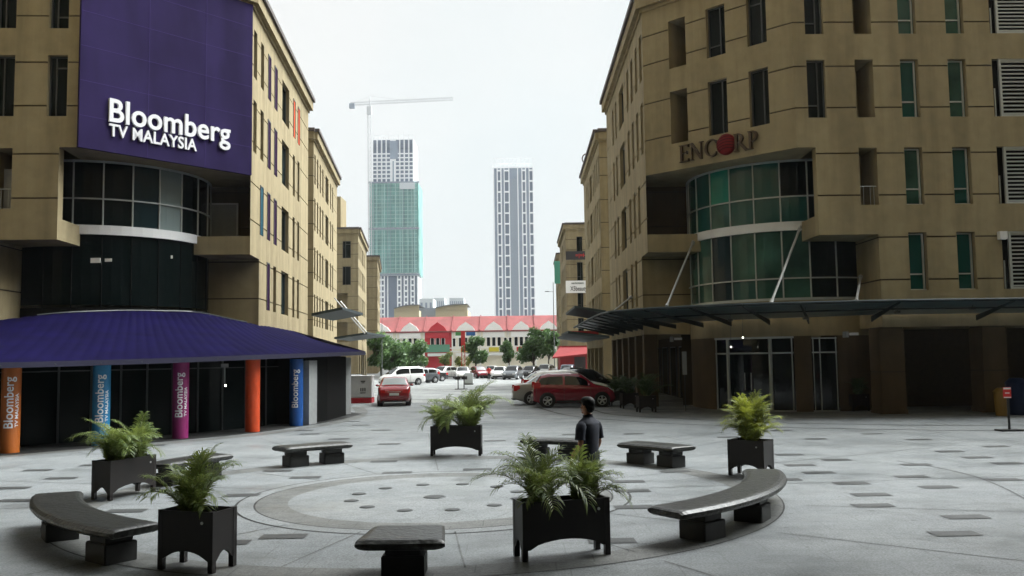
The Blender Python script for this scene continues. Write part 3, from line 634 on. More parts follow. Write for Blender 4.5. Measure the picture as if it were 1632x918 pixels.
mat('lamp_glow', (1, .96, .85), emit=5)
for px, py, Y in ((1184, 538, 35.1), (1165, 553, 35.4)):
    c = P(px, py, Y); o = thing('pendant_lamp', c, 'tiny lit pendant lamp before the glass entrance, '+('upper' if px > 1170 else 'lower')+' of the two', 'lamp')
    m = MB(); m.ell(c, (.035, .035, .035), 8, 6); m.build('bulb', 'lamp_glow', o); m = MB(); m.tube((c.x, c.y, c.z+.03), (c.x, c.y, 3.85), .008, n=4); m.build('cord', 'alu_dark', o)
# CCTV cameras on the wall below the canopy
def cctv(c, name_label):
    o = thing('security_camera', c, name_label, 'camera'); m = MB(); m.box(c.x-.22, c.x-.12, c.y-.1, c.y+.25, c.z-.12, c.z+.1); m.build('bracket', 'door_grey', o)
    m = MB(); m.rbox((c.x+.08, c.y-.08), (.16, .05), R(-20), c.z-.05, c.z+.05); m.build('body', 'white_band', o)
cctv(Vector((12.55, 33.1, 3.0)), 'small white security camera under the canopy near the wide brown column')
cctv(Vector((7.0, 38.3, 3.0)), 'small pale security camera hanging in the arcade left of the glass entrance')

# ---------------------------------------------------------------- purple awning with the coloured pillars on the left
av = thing('arcade_pavilion', (-11, 27, 0), 'ground floor pavilion with purple fabric awning and coloured round pillars, front of left building', 'pavilion')
EAVE = [((-17.6, 18.2), 2.36), ((-15.2, 20.2), 2.36), ((-12.92, 22.5), 2.37), ((-11.31, 24.5), 2.40), ((-9.8, 26.3), 2.44), ((-8.32, 28.5), 2.50), ((-7.25, 31.4), 2.55), ((-6.5, 34.4), 2.6), ((-6.2, 37.6), 2.64)]
TOPL = [(-25, 31.0, 3.5), (-19.5, 31.2, 3.75), (-16.6, 32.2, 4.1), (-14.9, 33.6, 4.25), (-13.7, 34.5, 4.27), (-12.5, 35.6, 4.24), (-11.5, 37.6, 3.98), (-11.35, 41.5, 3.9), (-11.7, 47.5, 3.86)]
def poly_at(tab, t):
    n = len(tab)-1; x = t*n; i = min(int(x), n-1); f = x-i
    p0, p1, p2, p3 = [Vector(tab[max(0, min(n, j))]) for j in (i-1, i, i+1, i+2)]
    return .5*((2*p1)+(-p0+p2)*f+(2*p0-5*p1+4*p2-p3)*f*f+(-p0+3*p1-3*p2+p3)*f**3)
EV = [(a[0], a[1], z) for a, z in EAVE]
def awn(u, v, dz=0):
    a, b = poly_at(EV, u), poly_at(TOPL, u); p_ = a.lerp(b, v); ph = (u*48) % 1
    p_.z += -.16*math.sin(math.pi*v)*0.8 + .018*abs(math.cos(math.pi*(u*48))) - .009 + dz; return p_
m = MB(); m.grid(lambda u, v: awn(u, v), 384, 10); o = m.build('awning', 'awning_purple', av, smooth=True)
m = MB(); m.grid(lambda u, v: poly_at(EV, u)+Vector((0, 0, -.15*v+.01)), 96, 1); m.grid(lambda u, v: poly_at([EV[-1], TOPL[-1]], u)+Vector((0, 0, -.15*v+.01)), 6, 1); m.build('valance', 'awning_edge', o)
m = MB(); m.path([tuple(poly_at(TOPL, i/40)+Vector((0, 0, .03))) for i in range(9, 32)], .03, n=5); m.build('flashing', 'alu_dark', o)
m = MB()
for i in range(17):
    a, b = poly_at(EV, i/16), poly_at(TOPL, i/16); m.path([tuple(a+Vector((0, 0, -.08))), tuple(a.lerp(b, .5)+Vector((0, 0, -.28))), tuple(b+Vector((0, 0, -.1)))], .03, n=5)
m.build('awning_frame', 'alu_dark', av)
m = MB(); n = 40     # soffit band and glazed back wall
for i in range(n):
    def bk(t): a, b = poly_at(EV, t), poly_at(TOPL, t); return a.lerp(b, .30)
    a, b = bk(i/n), bk((i+1)/n); m.face([(a.x, a.y, 0), (b.x, b.y, 0), (b.x, b.y, 2.7), (a.x, a.y, 2.7)])
m.build('shop_glazing', 'glass_dark', av)
m = MB()
for i in range(0, n+1, 2): a = bk(i/n); m.tube((a.x+.03, a.y-.03, 0), (a.x+.03, a.y-.03, 2.6), .03, n=5)
for i in range(n): a, b = bk(i/n), bk((i+1)/n); m.path([(a.x+.02, a.y-.02, 2.1), (b.x+.02, b.y-.02, 2.1)], .02, n=4)
m.build('glazing_frame', 'alu_dark', av)
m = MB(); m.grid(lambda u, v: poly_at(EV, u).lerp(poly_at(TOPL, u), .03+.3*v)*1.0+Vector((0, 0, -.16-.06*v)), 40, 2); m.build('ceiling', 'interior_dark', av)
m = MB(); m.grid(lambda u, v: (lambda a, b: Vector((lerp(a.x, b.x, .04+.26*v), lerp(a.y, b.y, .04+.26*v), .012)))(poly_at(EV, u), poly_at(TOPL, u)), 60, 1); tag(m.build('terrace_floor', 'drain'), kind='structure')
PIL = [((-13.28, 23.69), 'pillar_orange', 2, 'orange'), ((-11.7, 25.45), 'pillar_cyan', 2, 'light blue'), ((-10.15, 27.34), 'pillar_magenta', 2, 'magenta'), ((-8.57, 29.45), 'pillar_redorange', 0, 'red orange'), ((-7.7, 31.79), 'pillar_blue', 1, 'deep blue')]
for (x, y), mt, txt, nm in PIL:
    m = MB(); r = .235; m.tube((x, y, 0), (x, y, 2.36), r, n=32); po = m.build('pillar', mt, av, smooth=False); po['label'] = nm+' round pillar'
    th = math.atan2(-y, -x)
    def fn(ex, ey, d, x=x, y=y, th=th, off=0, zz=.5):
        a = th+(ey+off)/r*-1; return Vector((x+(r+.006+d)*math.cos(a), y+(r+.006+d)*math.sin(a), zz+ex))
    if txt: text_mesh('lettering', 'Bloomberg', lambda ex, ey, d, fn=fn: fn(ex, ey, d, off=-.05, zz=.66), ['letter_white'], po, bold=.012, extrude=.003, w=1.34, h=.215, cuts=12)
    if txt == 2: text_mesh('lettering', 'TV MALAYSIA', lambda ex, ey, d, fn=fn: fn(ex, ey, d, off=-.185, zz=.68), ['letter_white'], po, bold=.02, extrude=.003, w=.88, h=.085, cuts=12)
# end wall and door frames on the right of the pavilion
for px, py, h in ((492, 677, 2.3), (520, 669, 2.4), (549, 661, 2.4)):
    m = MB(); c = G(px, py); m.rbox((c.x, c.y+.2), (.3 if px != 520 else .2, .12), R(75), 0, h); m.build('door_post', 'door_grey' if px != 520 else 'alu_dark', av)
m = MB(); m.hexa([(-7.5, 32.6), (-7.1, 34.2), (-6.95, 37.2), (-9.2, 37.6), (-9.5, 33.0)], 0, 2.45); m.build('end_room', 'interior_dark', av)
c = P(358, 600, 29.8); sl = thing('hanging_sign', (c.x, c.y, c.z), 'small lit pendant lamp hanging under the purple awning beside the red orange pillar', 'pendant lamp')
m = MB(); m.box(c.x-.02, c.x+.02, c.y-.02, c.y+.02, c.z-.25, c.z+.3); m.box(c.x-.12, c.x+.12, c.y-.02, c.y+.02, c.z+.3, c.z+.42); m.build('stem', 'door_grey', sl)
m = MB(); m.ell((c.x+.03, c.y, c.z-.3), (.035, .035, .035)); mat('bulb', (1, .97, .85), emit=6); m.build('bulb', 'bulb', sl); sl.name = 'pendant_lamp'

# ---------------------------------------------------------------- further buildings along the street
def simple_block(corner, sdir, inward, slen, flen, label, win=STREET_WIN, front=(), recess=None, rows=ROWS, z0=0, near_front=True, group=None):
    cx, cy = corner; s_ = Vector(sdir).normalized(); i_ = Vector(inward).normalized()
    root = thing('office_building', (cx, cy, 0), label, 'building')
    FS = Frame((cx, cy), s_, -i_); FF = Frame((cx, cy), i_, -s_); W = MB(); k_ = slen/16.6; wl = []
    hs_ = [(a*k_, b*k_, za, zb, 'win') for za, zb in rows for a, b in win]; wl += [(FS, h, 'slim') for h in hs_]
    hf = [(a, b, za, zb, 'win') for (a, b) in front for za, zb in (rows[2:] if recess else rows)]; wl += [(FF, h, 'dark') for h in hf]
    if recess: hf += [(recess[0], recess[1], 7.7, 10.3, 'niche'), (recess[0], recess[1], 4.4, 6.8, 'niche')]
    wall(W, FS, 0, slen, 2.9, 17.6, hs_); wall(W, FF, 0, flen, 2.9, 17.6, hf)
    c = [FS(0, 0), FS(slen, 0), FS(slen, 0)+i_.to_3d()*flen, FF(flen, 0)]
    up = Vector((0, 0, 17.65)); W.face([v+up for v in c]); W.face([c[1], c[2], c[2]+up, c[1]+up]); W.face([c[2], c[3], c[3]+up, c[2]+up])
    W.face([v+Vector((0, 0, 2.9)) for v in c])
    for j in range(5): u = j*(slen-.6)/4; FS.box(W, u, u+.6, 0, 2.9, -.6, 0)
    FF.box(W, 0, flen, 0, 2.9, -.3, -.02)
    W.build('wall', ['stucco', 'joint'], root)
    q = MB(); FS.box(q, 0, slen, 0, 2.9, -2.6, -2.5); q.build('shop_front', 'interior_dark', root)
    for F, h, st in wl: window(F, h, st, root, None)
    for F, L in ((FS, slen), (FF, flen)): cornice('cornice', F, -.05, L, root, None)
    return root, FS, FF
b2l = simple_block((-13.65, 61), (-.1, 1), (-1, -.1), 16.8, 12, 'tan office block second along the street on the left, with a dark glass canopy')
b3l = simple_block((-18.7, 108), (-.11, 1), (-1, -.0), 19, 9, 'lower looking tan block third along the left, with open balconies', front=((.9, 1.9), (3.6, 4.5)), recess=(1.3, 5.0))
b4l = simple_block((-20.9, 138), (-.13, 1), (-1, 0), 20, 8, 'narrow tan block at the far end of the left street side')
b2r = simple_block((6.31, 62.3), (.013, 1), (1, -.02), 16.3, 12, 'tan office block second along the street on the right')
b3r = simple_block((6.56, 106.8), (.013, 1), (1, 0), 17.8, 9, 'tan block with several shop signs, third along the right', front=((1.3, 2.0),))
b4r = simple_block((7.3, 138), (.02, 1), (1, 0), 16, 8, 'narrow tan block with a green vertical banner at the far right end')
m = MB(); c1 = P(543, 313, 118); m.hexa([(c1.x-3.5, 118), (c1.x, 118), (c1.x, 122), (c1.x-3.5, 122)], 16.8, c1.z); m.build('stair_tower', 'stucco', b3l[0])
# B1 rooftop ring sign on block two right
m = MB(); c = P(935, 253, 74); n = 14
m.path([(c.x+.38*math.cos(2*math.pi*i/n*.85+.6), c.y, c.z+.42*math.sin(2*math.pi*i/n*.85+.6)) for i in range(n)], .05, n=5); m.build('rooftop_letter', 'letter_bronze', b2r[0])

# small fittings on the facades
m = MB(); FFR.box(m, 7.55, 7.85, 6.52, 6.82, .0, .2); m.build('utility_box', 'white_band', blkR)
for px0, px1, y0, y1 in ((144, 160, 411, 419), (167, 178, 412, 417), (272, 275, 407, 412)):
    a, b = P(px0, y1, 33.75), P(px1, y0, 33.75); m = MB(); m.box(a.x, b.x, 33.75, 33.77, a.z, b.z); m.build('paper_notice', 'sign_white', blkL)
# small street canopies
def small_canopy(pts, z, parent_label, th=.16, rods=(), m_='canopy_steel'):
    c = sum((Vector(p_) for p_ in pts), Vector((0, 0)))/len(pts); o = thing('street_canopy', (c.x, c.y, z), parent_label, 'canopy')
    m = MB(); n = len(pts); a = [m.pt((p_[0], p_[1], z+(.35 if i in (0, 1) else 0))) for i, p_ in enumerate(pts)]; b = [m.pt((p_[0], p_[1], z+th+(.35 if i in (0, 1) else 0))) for i, p_ in enumerate(pts)]
    for i in range(n): m.f.append([a[i], a[(i+1) % n], b[(i+1) % n], b[i]]); m.m.append(0)
    m.f += [a[::-1], b]; m.m += [0, 0]; m.build('roof_panel', m_, o)
    for r_ in rods: q = MB(); q.tube(r_[0], r_[1], .05, n=5); q.build('tie_rod', 'steel_rod', o)
    return o
small_canopy([(-10.4, 54.5), (-10.4, 62), (-12.5, 62), (-12.3, 54.5)], 5.0, 'dark glass street canopy on the left between the first two tan blocks')
small_canopy([(-11.4, 70), (-11.4, 80), (-14.6, 80), (-14.0, 70)], 3.9, 'lower dark glass canopy farther left with two white tie rods', rods=(((-13.9, 72, 7), (-11.8, 73, 4.3)), ((-13.6, 68, 7), (-11.6, 70, 4.3))))
small_canopy([(4.2, 60), (4.2, 70), (6.3, 70), (6.3, 60)], 5.2, 'dark glass street canopy fixed to the second tan block on the right')
small_canopy([(4.0, 66), (4.0, 80), (6.4, 80), (6.4, 66)], 3.5, 'red edged shop awning below the canopies on the right'); m = MB(); m.box(4.0, 6.35, 65.85, 65.95, 3.75, 4.15); m.build('fascia', 'shop_red', bpy.data.objects['street_canopy.003'])
small_canopy([(3.6, 58), (3.6, 66), (6.3, 66), (6.3, 58)], 3.45, 'dark flat awning in front of the red edged one on the right')

# ---------------------------------------------------------------- shop signs
def board(name, px0, py0, px1, py1, Y, matn, label, texts=(), d=.12, edge=None):
    a, b = P(px0, py1, Y), P(px1, py0, Y); o = thing(name, ((a.x+b.x)/2, Y, a.z), label, 'sign')
    m = MB(); m.box(a.x, b.x, Y, Y+d, a.z, b.z); m.build('panel', matn, o)
    for (s, x0, x1, y0, h, mt) in texts:
        w_, hh = b.x-a.x, b.z-a.z
        text_mesh('lettering', s, lambda x, y, dd: Vector((a.x+x0*w_+x, Y-.01-dd, a.z+y0*hh+y)), [mt], o, extrude=.01, w=(x1-x0)*w_, h=h*hh, bold=.01)
    return o
board('shop_sign', 902, 447, 937, 467, 106, 'sign_white', 'white shop sign with black lettering on the third tan block to the right', (('X5beauty', .2, .95, .18, .36, 'ink'), ('HAIR PROFESSION', .25, .8, .72, .14, 'ink')))
board('shop_sign', 902, 400, 936, 414, 106, 'sign_black', 'dark shop sign with red characters above the white one', (('=|=H', .45, .95, .3, .4, 'sign_red'),))
board('banner_sign', 884, 416, 895, 452, 126, 'sign_teal', 'tall green banner sign hanging off the far right block')
def flat(name, px0, py0, px1, py1, Y, depth, matn, label, cat): 
    a, b = P(px0, py1, Y), P(px1, py0, Y); o = thing(name, ((a.x+b.x)/2, Y, 0), label, cat); return o, a, b
# red shop front
o, a, b = flat('shop', 893, 545, 925, 596, 96, 1, 'sign_red', 'bright red shop front at street level under the far right block', 'shop')
m = MB(); m.box(a.x, b.x+1, 96, 100, 0, 3.4); m.build('wall', 'shop_dark_red', o); m = MB(); m.box(b.x-.7, b.x+.5, 95.95, 95.99, .1, 2.2); m.build('door', 'sign_black', o)
m = MB(); m.face([(a.x-.9, 94.5, 2.2), (b.x+1.2, 94.5, 2.6), (b.x+1.2, 96.05, 3.3), (a.x, 96.05, 3.3)]); m.face([(a.x-.9, 94.5, 2.2), (b.x+1.2, 94.5, 2.6), (b.x+1.2, 94.5, 2.45), (a.x-.9, 94.5, 2.05)]); m.build('awning', 'shop_dark_red', o)
# shoplot board right
# ---------------------------------------------------------------- shophouses at the end of the street
SY = 185.0
def zz(py, Y=SY, px=740): return P(px, py, Y).z
edges = [580, 631.5, 675.5, 720, 765, 809.5, 853, 897]
specs = [('shop_cream', 'cream shophouse at the left end behind the trees', None), ('shop_cream', 'cream shophouse left of the red one, with a green awning', 'awn_green'), ('shop_red', 'bright red shophouse with three white arched windows', 'awn_green'),
         ('shop_cream', 'cream shophouse right of the red one, behind the signpost', 'sign_yellow'), ('shop_cream', 'cream shophouse with a yellow and green arched shop sign', 'sign_yellow'), ('shop_cream', 'cream shophouse with a red hoarding between two trees', 'sign_red'), ('shop_cream', 'cream shophouse at the right end behind the largest tree', 'sign_green')]
zr, ze, zw = zz(502), zz(526), 0
for i, (mt, lb, am) in enumerate(specs):
    x0, x1 = P(edges[i], 560, SY).x, P(edges[i+1], 560, SY).x; xc = (x0+x1)/2; wd = x1-x0
    o = thing('shophouse', (xc, SY, 0), lb+' under the red roof', 'shophouse', 'row of shophouses under one red roof')
    m = MB(); F = Frame((x0, SY), (1, 0), (0, -1)); wh = []; zc = zz(545)
    for k in (-1, 0, 1): wh.append((wd/2+k*1.1-.33, wd/2+k*1.1+.33, zc-.9, zc+.7, 'win'))
    wh.append((.6, wd-.6, .2, 2.9, 'niche'))
    if i != 2: wh += [(.25, .75, zc-.9, zc+.5, 'win'), (wd-.75, wd-.25, zc-.9, zc+.5, 'win')]
    wall(m, F, 0, wd-.02, 0, ze-.2, wh, grooves=()); m.box(x0, x1-.02, SY+.8, SY+14, 0, ze-.2)
    for z in (zc-1.35, 3.4, ze-.45): F.box(m, 0, wd-.02, z, z+.22, 0, .18, 1)
    F.box(m, 0, .2, 0, ze-.2, 0, .12, 1)
    m.build('wall', [mt, 'shop_white'], o)
    m = MB(); gx = wd*.39; pts = [(-gx, ze-1.6), (gx, ze-1.6), (gx, ze-.3), (gx*.86, ze-.1), (gx*.6, ze+.75), (gx*.25, ze+1.3), (0, ze+1.7), (-gx*.25, ze+1.3), (-gx*.6, ze+.75), (-gx*.86, ze-.1), (-gx, ze-.3)]   # curved gable
    f_ = [(xc+p_[0], SY-.35, p_[1]) for p_ in pts]; bk_ = [(xc+p_[0], SY+.3, p_[1]) for p_ in pts]; m.face(f_); m.face(bk_[::-1])
    for k in range(len(pts)): k2 = (k+1) % len(pts); m.face([f_[k], f_[k2], bk_[k2], bk_[k]])
    m.build('gable', mt if i == 2 else 'shop_white', o)
    m = MB(); m.face([(x0, SY-.5, ze-.2), (x1, SY-.5, ze-.2), (x1, SY+6.5, zr), (x0, SY+6.5, zr)]); m.face([(x0, SY+6.5, zr), (x1, SY+6.5, zr), (x1, SY+13.5, ze), (x0, SY+13.5, ze)])
    m.face([(x0, SY-.5, ze-.2), (x1, SY-.5, ze-.2), (x1, SY-.5, ze-.45), (x0, SY-.5, ze-.45)]); m.box(x0-.12, x0+.1, SY-.4, SY+6.5, ze-.1, ze+.05) if False else None
    for k in range(12): t0, t1 = k/12, (k+1)/12; z0_, z1_ = lerp(ze-.2, zr, t0), lerp(ze-.2, zr, t1); y0_, y1_ = SY-.5+7*t0, SY-.5+7*t1; m.face([(x0-.1, y0_, z0_+.25), (x0+.1, y0_, z0_+.25), (x0+.1, y1_, z1_+.25), (x0-.1, y1_, z1_+.25)], 1); m.face([(x0-.1, y0_, z0_+.25), (x0-.1, y1_, z1_+.25), (x0-.1, y1_, z1_), (x0-.1, y0_, z0_)], 1); m.face([(x0+.1, y0_, z0_+.25), (x0+.1, y1_, z1_+.25), (x0+.1, y1_, z1_), (x0+.1, y0_, z0_)], 1)
    m.build('roof', ['roof_red', 'roof_red'], o)
    for k, h in enumerate(wh):
        if h[4] != 'win': continue
        fr = MB(); F.box(fr, h[0]-.1, h[0], h[2]-.1, h[3], 0, .1); F.box(fr, h[1], h[1]+.1, h[2]-.1, h[3], 0, .1); F.box(fr, h[0], h[1], h[2]-.1, h[2], 0, .1)
        for q in range(8):
            t0, t1 = math.pi*q/8, math.pi*(q+1)/8; um = (h[0]+h[1])/2
            fr.face([F(um+r_*math.cos(t), h[3]-.05+r_*math.sin(t), .1) for r_, t in ((.33, t0), (.43, t0), (.43, t1), (.33, t1))])
            fr.face([F(um, h[3]-.05, .09), F(um+.33*math.cos(t0), h[3]-.05+.33*math.sin(t0), .09), F(um+.33*math.cos(t1), h[3]-.05+.33*math.sin(t1), .09)], 1)
        wo = fr.build('window', ['shop_white', 'glass_dark'], o); pn = MB(); F.box(pn, h[0], h[1], h[2], h[3], -.2, -.15); pn.build('pane', 'glass_dark', wo)
    if am:
        m = MB(); F.box(m, *((.3, wd-.4, 3.4, 5.0) if i in (1, 2) else (wd*.32, wd*.68, 3.4, 4.3)), .25, .35); m.build('shop_sign', am, o)
        m = MB(); F.box(m, .8, wd-1, 2.6, 3.2, .3, .36); m.build('shop_sign', random.choice(['sign_white', 'sign_red', 'shop_white']), o)
# scripted shop emblem left of centre
# buildings beyond the red roofs
def far_block(name, px0, px1, py, Y, dep, mt, label, wins=None, curved=False):
    a, b = P(px0, py, Y), P(px1, py, Y); o = thing(name, ((a.x+b.x)/2, Y, 0), label, 'building'); m = MB()
    if curved:
        m.box(a.x, b.x, Y, Y+dep, 0, a.z-1.6); n = 12; w_ = b.x-a.x
        pr_ = [(a.x+w_*i/n, a.z-1.6+1.6*math.sin(math.pi*(.12+.38*min(1, i/n*1.3)))) for i in range(n+1)]
        m.face([(a.x, Y, a.z-1.7)]+[(x, Y, z) for x, z in pr_]+[(b.x, Y, a.z-1.7)])
        for i in range(n): m.face([(pr_[i][0], Y-1, pr_[i][1]+.2), (pr_[i+1][0], Y-1, pr_[i+1][1]+.2), (pr_[i+1][0], Y+dep, pr_[i+1][1]+.2), (pr_[i][0], Y+dep, pr_[i][1]+.2)], 1); m.face([(pr_[i][0], Y-1, pr_[i][1]-.1), (pr_[i+1][0], Y-1, pr_[i+1][1]-.1), (pr_[i+1][0], Y-1, pr_[i+1][1]+.2), (pr_[i][0], Y-1, pr_[i][1]+.2)], 1)
        m.build('wall', [mt, 'pole'], o)
    else:
        m.box(a.x, b.x, Y, Y+dep, 0, a.z); m.build('wall', mt, o)
        if wins:
            q = MB(); nx, nz, z0 = wins; w_ = (b.x-a.x)/nx
            for i in range(nx):
                q.box(a.x+w_*(i+.3), a.x+w_*(i+.75), Y-.06, Y-.01, z0, a.z-1.5)
            q.build('window_strip', 'tower_blue', o)
    return o
far_block('hall', 628, 668, 487, 262, 20, 'beige_far', 'beige hall with a curved grey roof left of the grey block, over the red roofs', curved=True)
far_block('hall', 694, 745, 486, 262, 20, 'beige_far', 'beige hall with a curved grey roof right of the grey block, over the red roofs', curved=True)
far_block('annex', 668, 694, 491, 268, 14, 'grey_far', 'blue grey block between the two beige halls')
far_block('apartment_block', 668, 690, 476, 330, 14, 'pale_far', 'plain white block behind the beige halls', (3, 1, 5))
far_block('apartment_block', 690, 708, 475, 420, 14, 'pale_far', 'pale grey apartment block behind the halls, left one of the pair', (6, 1, 5))
far_block('apartment_block', 716, 739, 475, 420, 14, 'pale_far', 'pale grey apartment block behind the halls, right one of the pair', (7, 1, 5))

# ---------------------------------------------------------------- towers
TY = 520.0
def tz(py, px=820): return P(px, py, TY).z
def tx(px, py=400): return P(px, py, TY).x
# right tower
o = thing('tower', (tx(819), TY, 0), 'slim white and blue grey residential tower standing on the right beyond the red roofs', 'tower')
x0, x1, zt = tx(787), tx(851.5), tz(268); W_ = x1-x0
m = MB(); m.box(x0, x1, TY, TY+24, 0, zt); m.build('wall', 'tower_blue', o)
def fx(z5): return x0+(z5-133)/(322-133)*W_       # facade measure
m = MB()
for a, b in ((133, 139), (151, 156), (168, 174), (184, 188), (206, 211), (247, 252), (267, 272), (284, 289), (301, 305), (319, 322)): m.box(fx(a), fx(b), TY-.9, TY-.01, 0, zt+.3)
m.build('fin', 'tower_white', o)
rows_ = 17; zr_ = [tz(lerp(272, 560, k/rows_)) for k in range(rows_+1)]
for a, b in ((156, 168), (188, 206), (272, 284), (305, 319)):
    m = MB()
    for z in zr_: m.box(fx(a), fx(b), TY-.8, TY-.02, z-.45, z+.45)
    m.build('floor_band', 'tower_white', o)
for a, b in ((156, 168), (188, 206), (272, 284), (305, 319)):
    for k in range(rows_):
        m = MB(); m.box(fx(a)+.1, fx(b)-.1, TY-.3, TY-.02, zr_[k+1]+.45, zr_[k]-.45); m.build('window', 'tower_glass', o)
m = MB(); m.box(fx(212), fx(246), TY-.5, TY-.02, zr_[-1], zr_[0]-5); m.build('central_bay', 'grey_far', o)
m = MB()
zc = tz(251)
for a in range(11): xx = lerp(x0, x1, a/10); m.tube((xx, TY+2, zt), (xx, TY+2, zc), .18, n=4)
for z in (zc, (zc+zt)/2): m.tube((x0, TY+2, z), (x1, TY+2, z), .18, n=4)
m.box(x0-.2, x1+.2, TY-.4, TY+24.2, zt, zt+.8)
m.build('roof_crown', 'tower_white', o)
# left tower under construction
o = thing('tower', (tx(630), TY, 0), 'tower under construction wrapped in green netting at mid height, beside a tower crane', 'tower')
y0 = lambda px, py: P(px, py, TY)
x0, x1 = tx(594, 300), tx(659, 300); xb1 = tx(665, 420); zt = tz(222, 625)
m = MB(); m.box(x0, x1, TY, TY+24, 0, zt); m.box(x1, xb1, TY+3, TY+22, 0, tz(292, 660)); m.build('wall', 'tower_white', o)
zn0, zn1, zn2 = tz(292, 620), tz(365, 620), tz(438, 620)
cols_ = [594+65*(k+.5)/9 for k in range(9)]
for k in range(9):
    if k == 4: continue
    for r_ in range(10):
        za = lerp(zn0+1, zt-1, r_/10); zb = za+(zt-zn0)/10*.6; c = lerp(x0, x1, (k+.5)/9)
        m = MB(); m.box(c-.9, c+.9, TY-.15, TY-.02, za, zb+(1.4 if r_ > 6 else 0)); m.build('window', 'tower_glass', o)
m = MB(); m.box(lerp(x0, x1, .43), lerp(x0, x1, .62), TY-.25, TY-.02, lerp(zn0, zt, .55), zt-1); m.box(lerp(x0, x1, .49), lerp(x0, x1, .52), TY-.25, TY-.02, zn0, lerp(zn0, zt, .5)); m.build('central_bay', 'tower_blue', o)
xn0, xn1 = tx(590, 360), tx(667, 360)
for (a, b) in ((zn1, zn0), (zn2, zn1)):
    m = MB(); n = 40
    m.grid(lambda u, v: Vector((lerp(xn0, xn1+.3, u), TY-2.2-.35*math.sin(u*70)-.2*math.sin(v*23+u*9), lerp(a+.6, b, v))), 80, 14)
    m.face([(xn0, TY-2, a), (xn0, TY+24, a), (xn0, TY+24, b), (xn0, TY-2, b)]); m.face([(xn1, TY-2, a), (xn1, TY+24, a), (xn1, TY+24, b), (xn1, TY-2, b)]); m.build('safety_net', 'tower_net', o)
m = MB()
for k in range(24):
    z = lerp(zn2+1, zn0-1, k/23); m.box(xn0+.5, xn1-.5, TY-2.75, TY-2.6, z-.13, z+.13)
for k in (1, 2, 3.4, 4, 7, 8.2, 8.8, 10.3, 11.4, 12): xx = lerp(xn0, xn1, k/13); m.box(xx-.22, xx+.22, TY-2.9, TY-2.76, zn2+.8, zn0-.8)
m.build('net_batten', 'tower_net_pale', o)
m = MB()
for z in (zn0+.2, zn1, zn2):
    m.box(xn0-.6, xn1+.8, TY-3.1, TY-2.7, z-.7, z+.2)
for k in (1.2, 4.9, 5.6, 9.2): xx = lerp(xn0, xn1, k/13); m.tube((xx, TY-2.9, zn2), (xx, TY-2.9, zn0), .12, n=4)
m.build('scaffold', 'grey_far', o)
xw0, xw1 = tx(592, 470), tx(666, 470)
m = MB(); m.box(xw0, xw1, TY-1.2, TY-.5, 0, zn2-.8); m.build('lower_facade', 'tower_glass', o)
m = MB()
for k in range(15):
    if k in (6, 7): continue
    xx = lerp(xw0, xw1, k/14); m.box(xx-.3, xx+.35, TY-1.9, TY-1.21, 0, zn2-.9)
m.build('fin', 'tower_white', o)
for (a, b) in ((0, 1), (2, 3), (3, 4), (8, 9), (10, 11), (12, 13)):
    m = MB()
    for k in range(14): z = lerp(zn2-3, 4, k/13); m.box(lerp(xw0, xw1, a/14), lerp(xw0, xw1, b/14), TY-1.7, TY-1.22, z-.5, z+.5)
    m.build('floor_band', 'tower_white', o)
m = MB(); zc = tz(209, 625)
for a in range(9): xx = lerp(x0, x1, a/8); m.tube((xx, TY+2, zt), (xx, TY+2, zc-(2 if a % 3 else 0)), .12, n=4)
m.tube((x0, TY+2, zt+3), (x1, TY+2, zt+3), .12, n=4); m.build('scaffold', 'crane', o)
m = MB(); m.box(tx(638, 296), tx(662, 296), TY-3.6, TY-3.2, tz(303, 650), tz(293, 650)); m.build('banner', 'pale_far', o)
# crane
cr_ = thing('tower_crane', (tx(589.5, 400), TY-5, 0), 'white hammerhead tower crane with a long jib, beside the netted tower', 'crane')
cy = TY-5
def CP(px, py): return P(px, py, cy)
def lattice(name, a, b, s, n, r=.13):
    m = MB(); a, b = Vector(a), Vector(b); d = (b-a).normalized(); u = d.cross(Vector((0, 1, 0))).normalized()*s/2; v = Vector((0, s/2, 0))
    cs = [u+v, u-v, -u-v, -u+v]
    for c in cs: m.tube(a+c, b+c, r, n=4)
    for i in range(n):
        p0, p1 = a.lerp(b, i/n), a.lerp(b, (i+1)/n)
        for j in range(4): m.tube(p0+cs[j], p1+cs[(j+1) % 4], r*.7, n=3); m.tube(p0+cs[j], p0+cs[(j+1) % 4], r*.7, n=3)
    return m.build(name, 'crane', cr_)
base = CP(591, 560); base.z = 0; topm = CP(588.5, 168)
lattice('mast', base, topm, 1.8, 60); lattice('jib', CP(589, 164), CP(722, 157.5), 1.5, 30, .12); lattice('counter_jib', CP(559, 165.5), CP(589, 164.5), 1.5, 8, .14)
m = MB(); m.tube(topm, CP(590, 153), .5, .2, n=4); m.tube(CP(590, 153), CP(655, 161), .09, n=3); m.tube(CP(590, 153), CP(562, 165), .09, n=3); m.build('apex', 'crane', cr_)
c = CP(561, 168); m = MB(); m.box(c.x-1.5, c.x+1.5, cy-1, cy+1, c.z-1.8, c.z+1); m.build('counterweight', 'grey_far', cr_)
c = CP(588.5, 176); m = MB(); m.box(c.x-1.3, c.x+1.3, cy-1.6, cy+1, c.z-2.5, c.z+2); m.build('cab', 'crane', cr_)

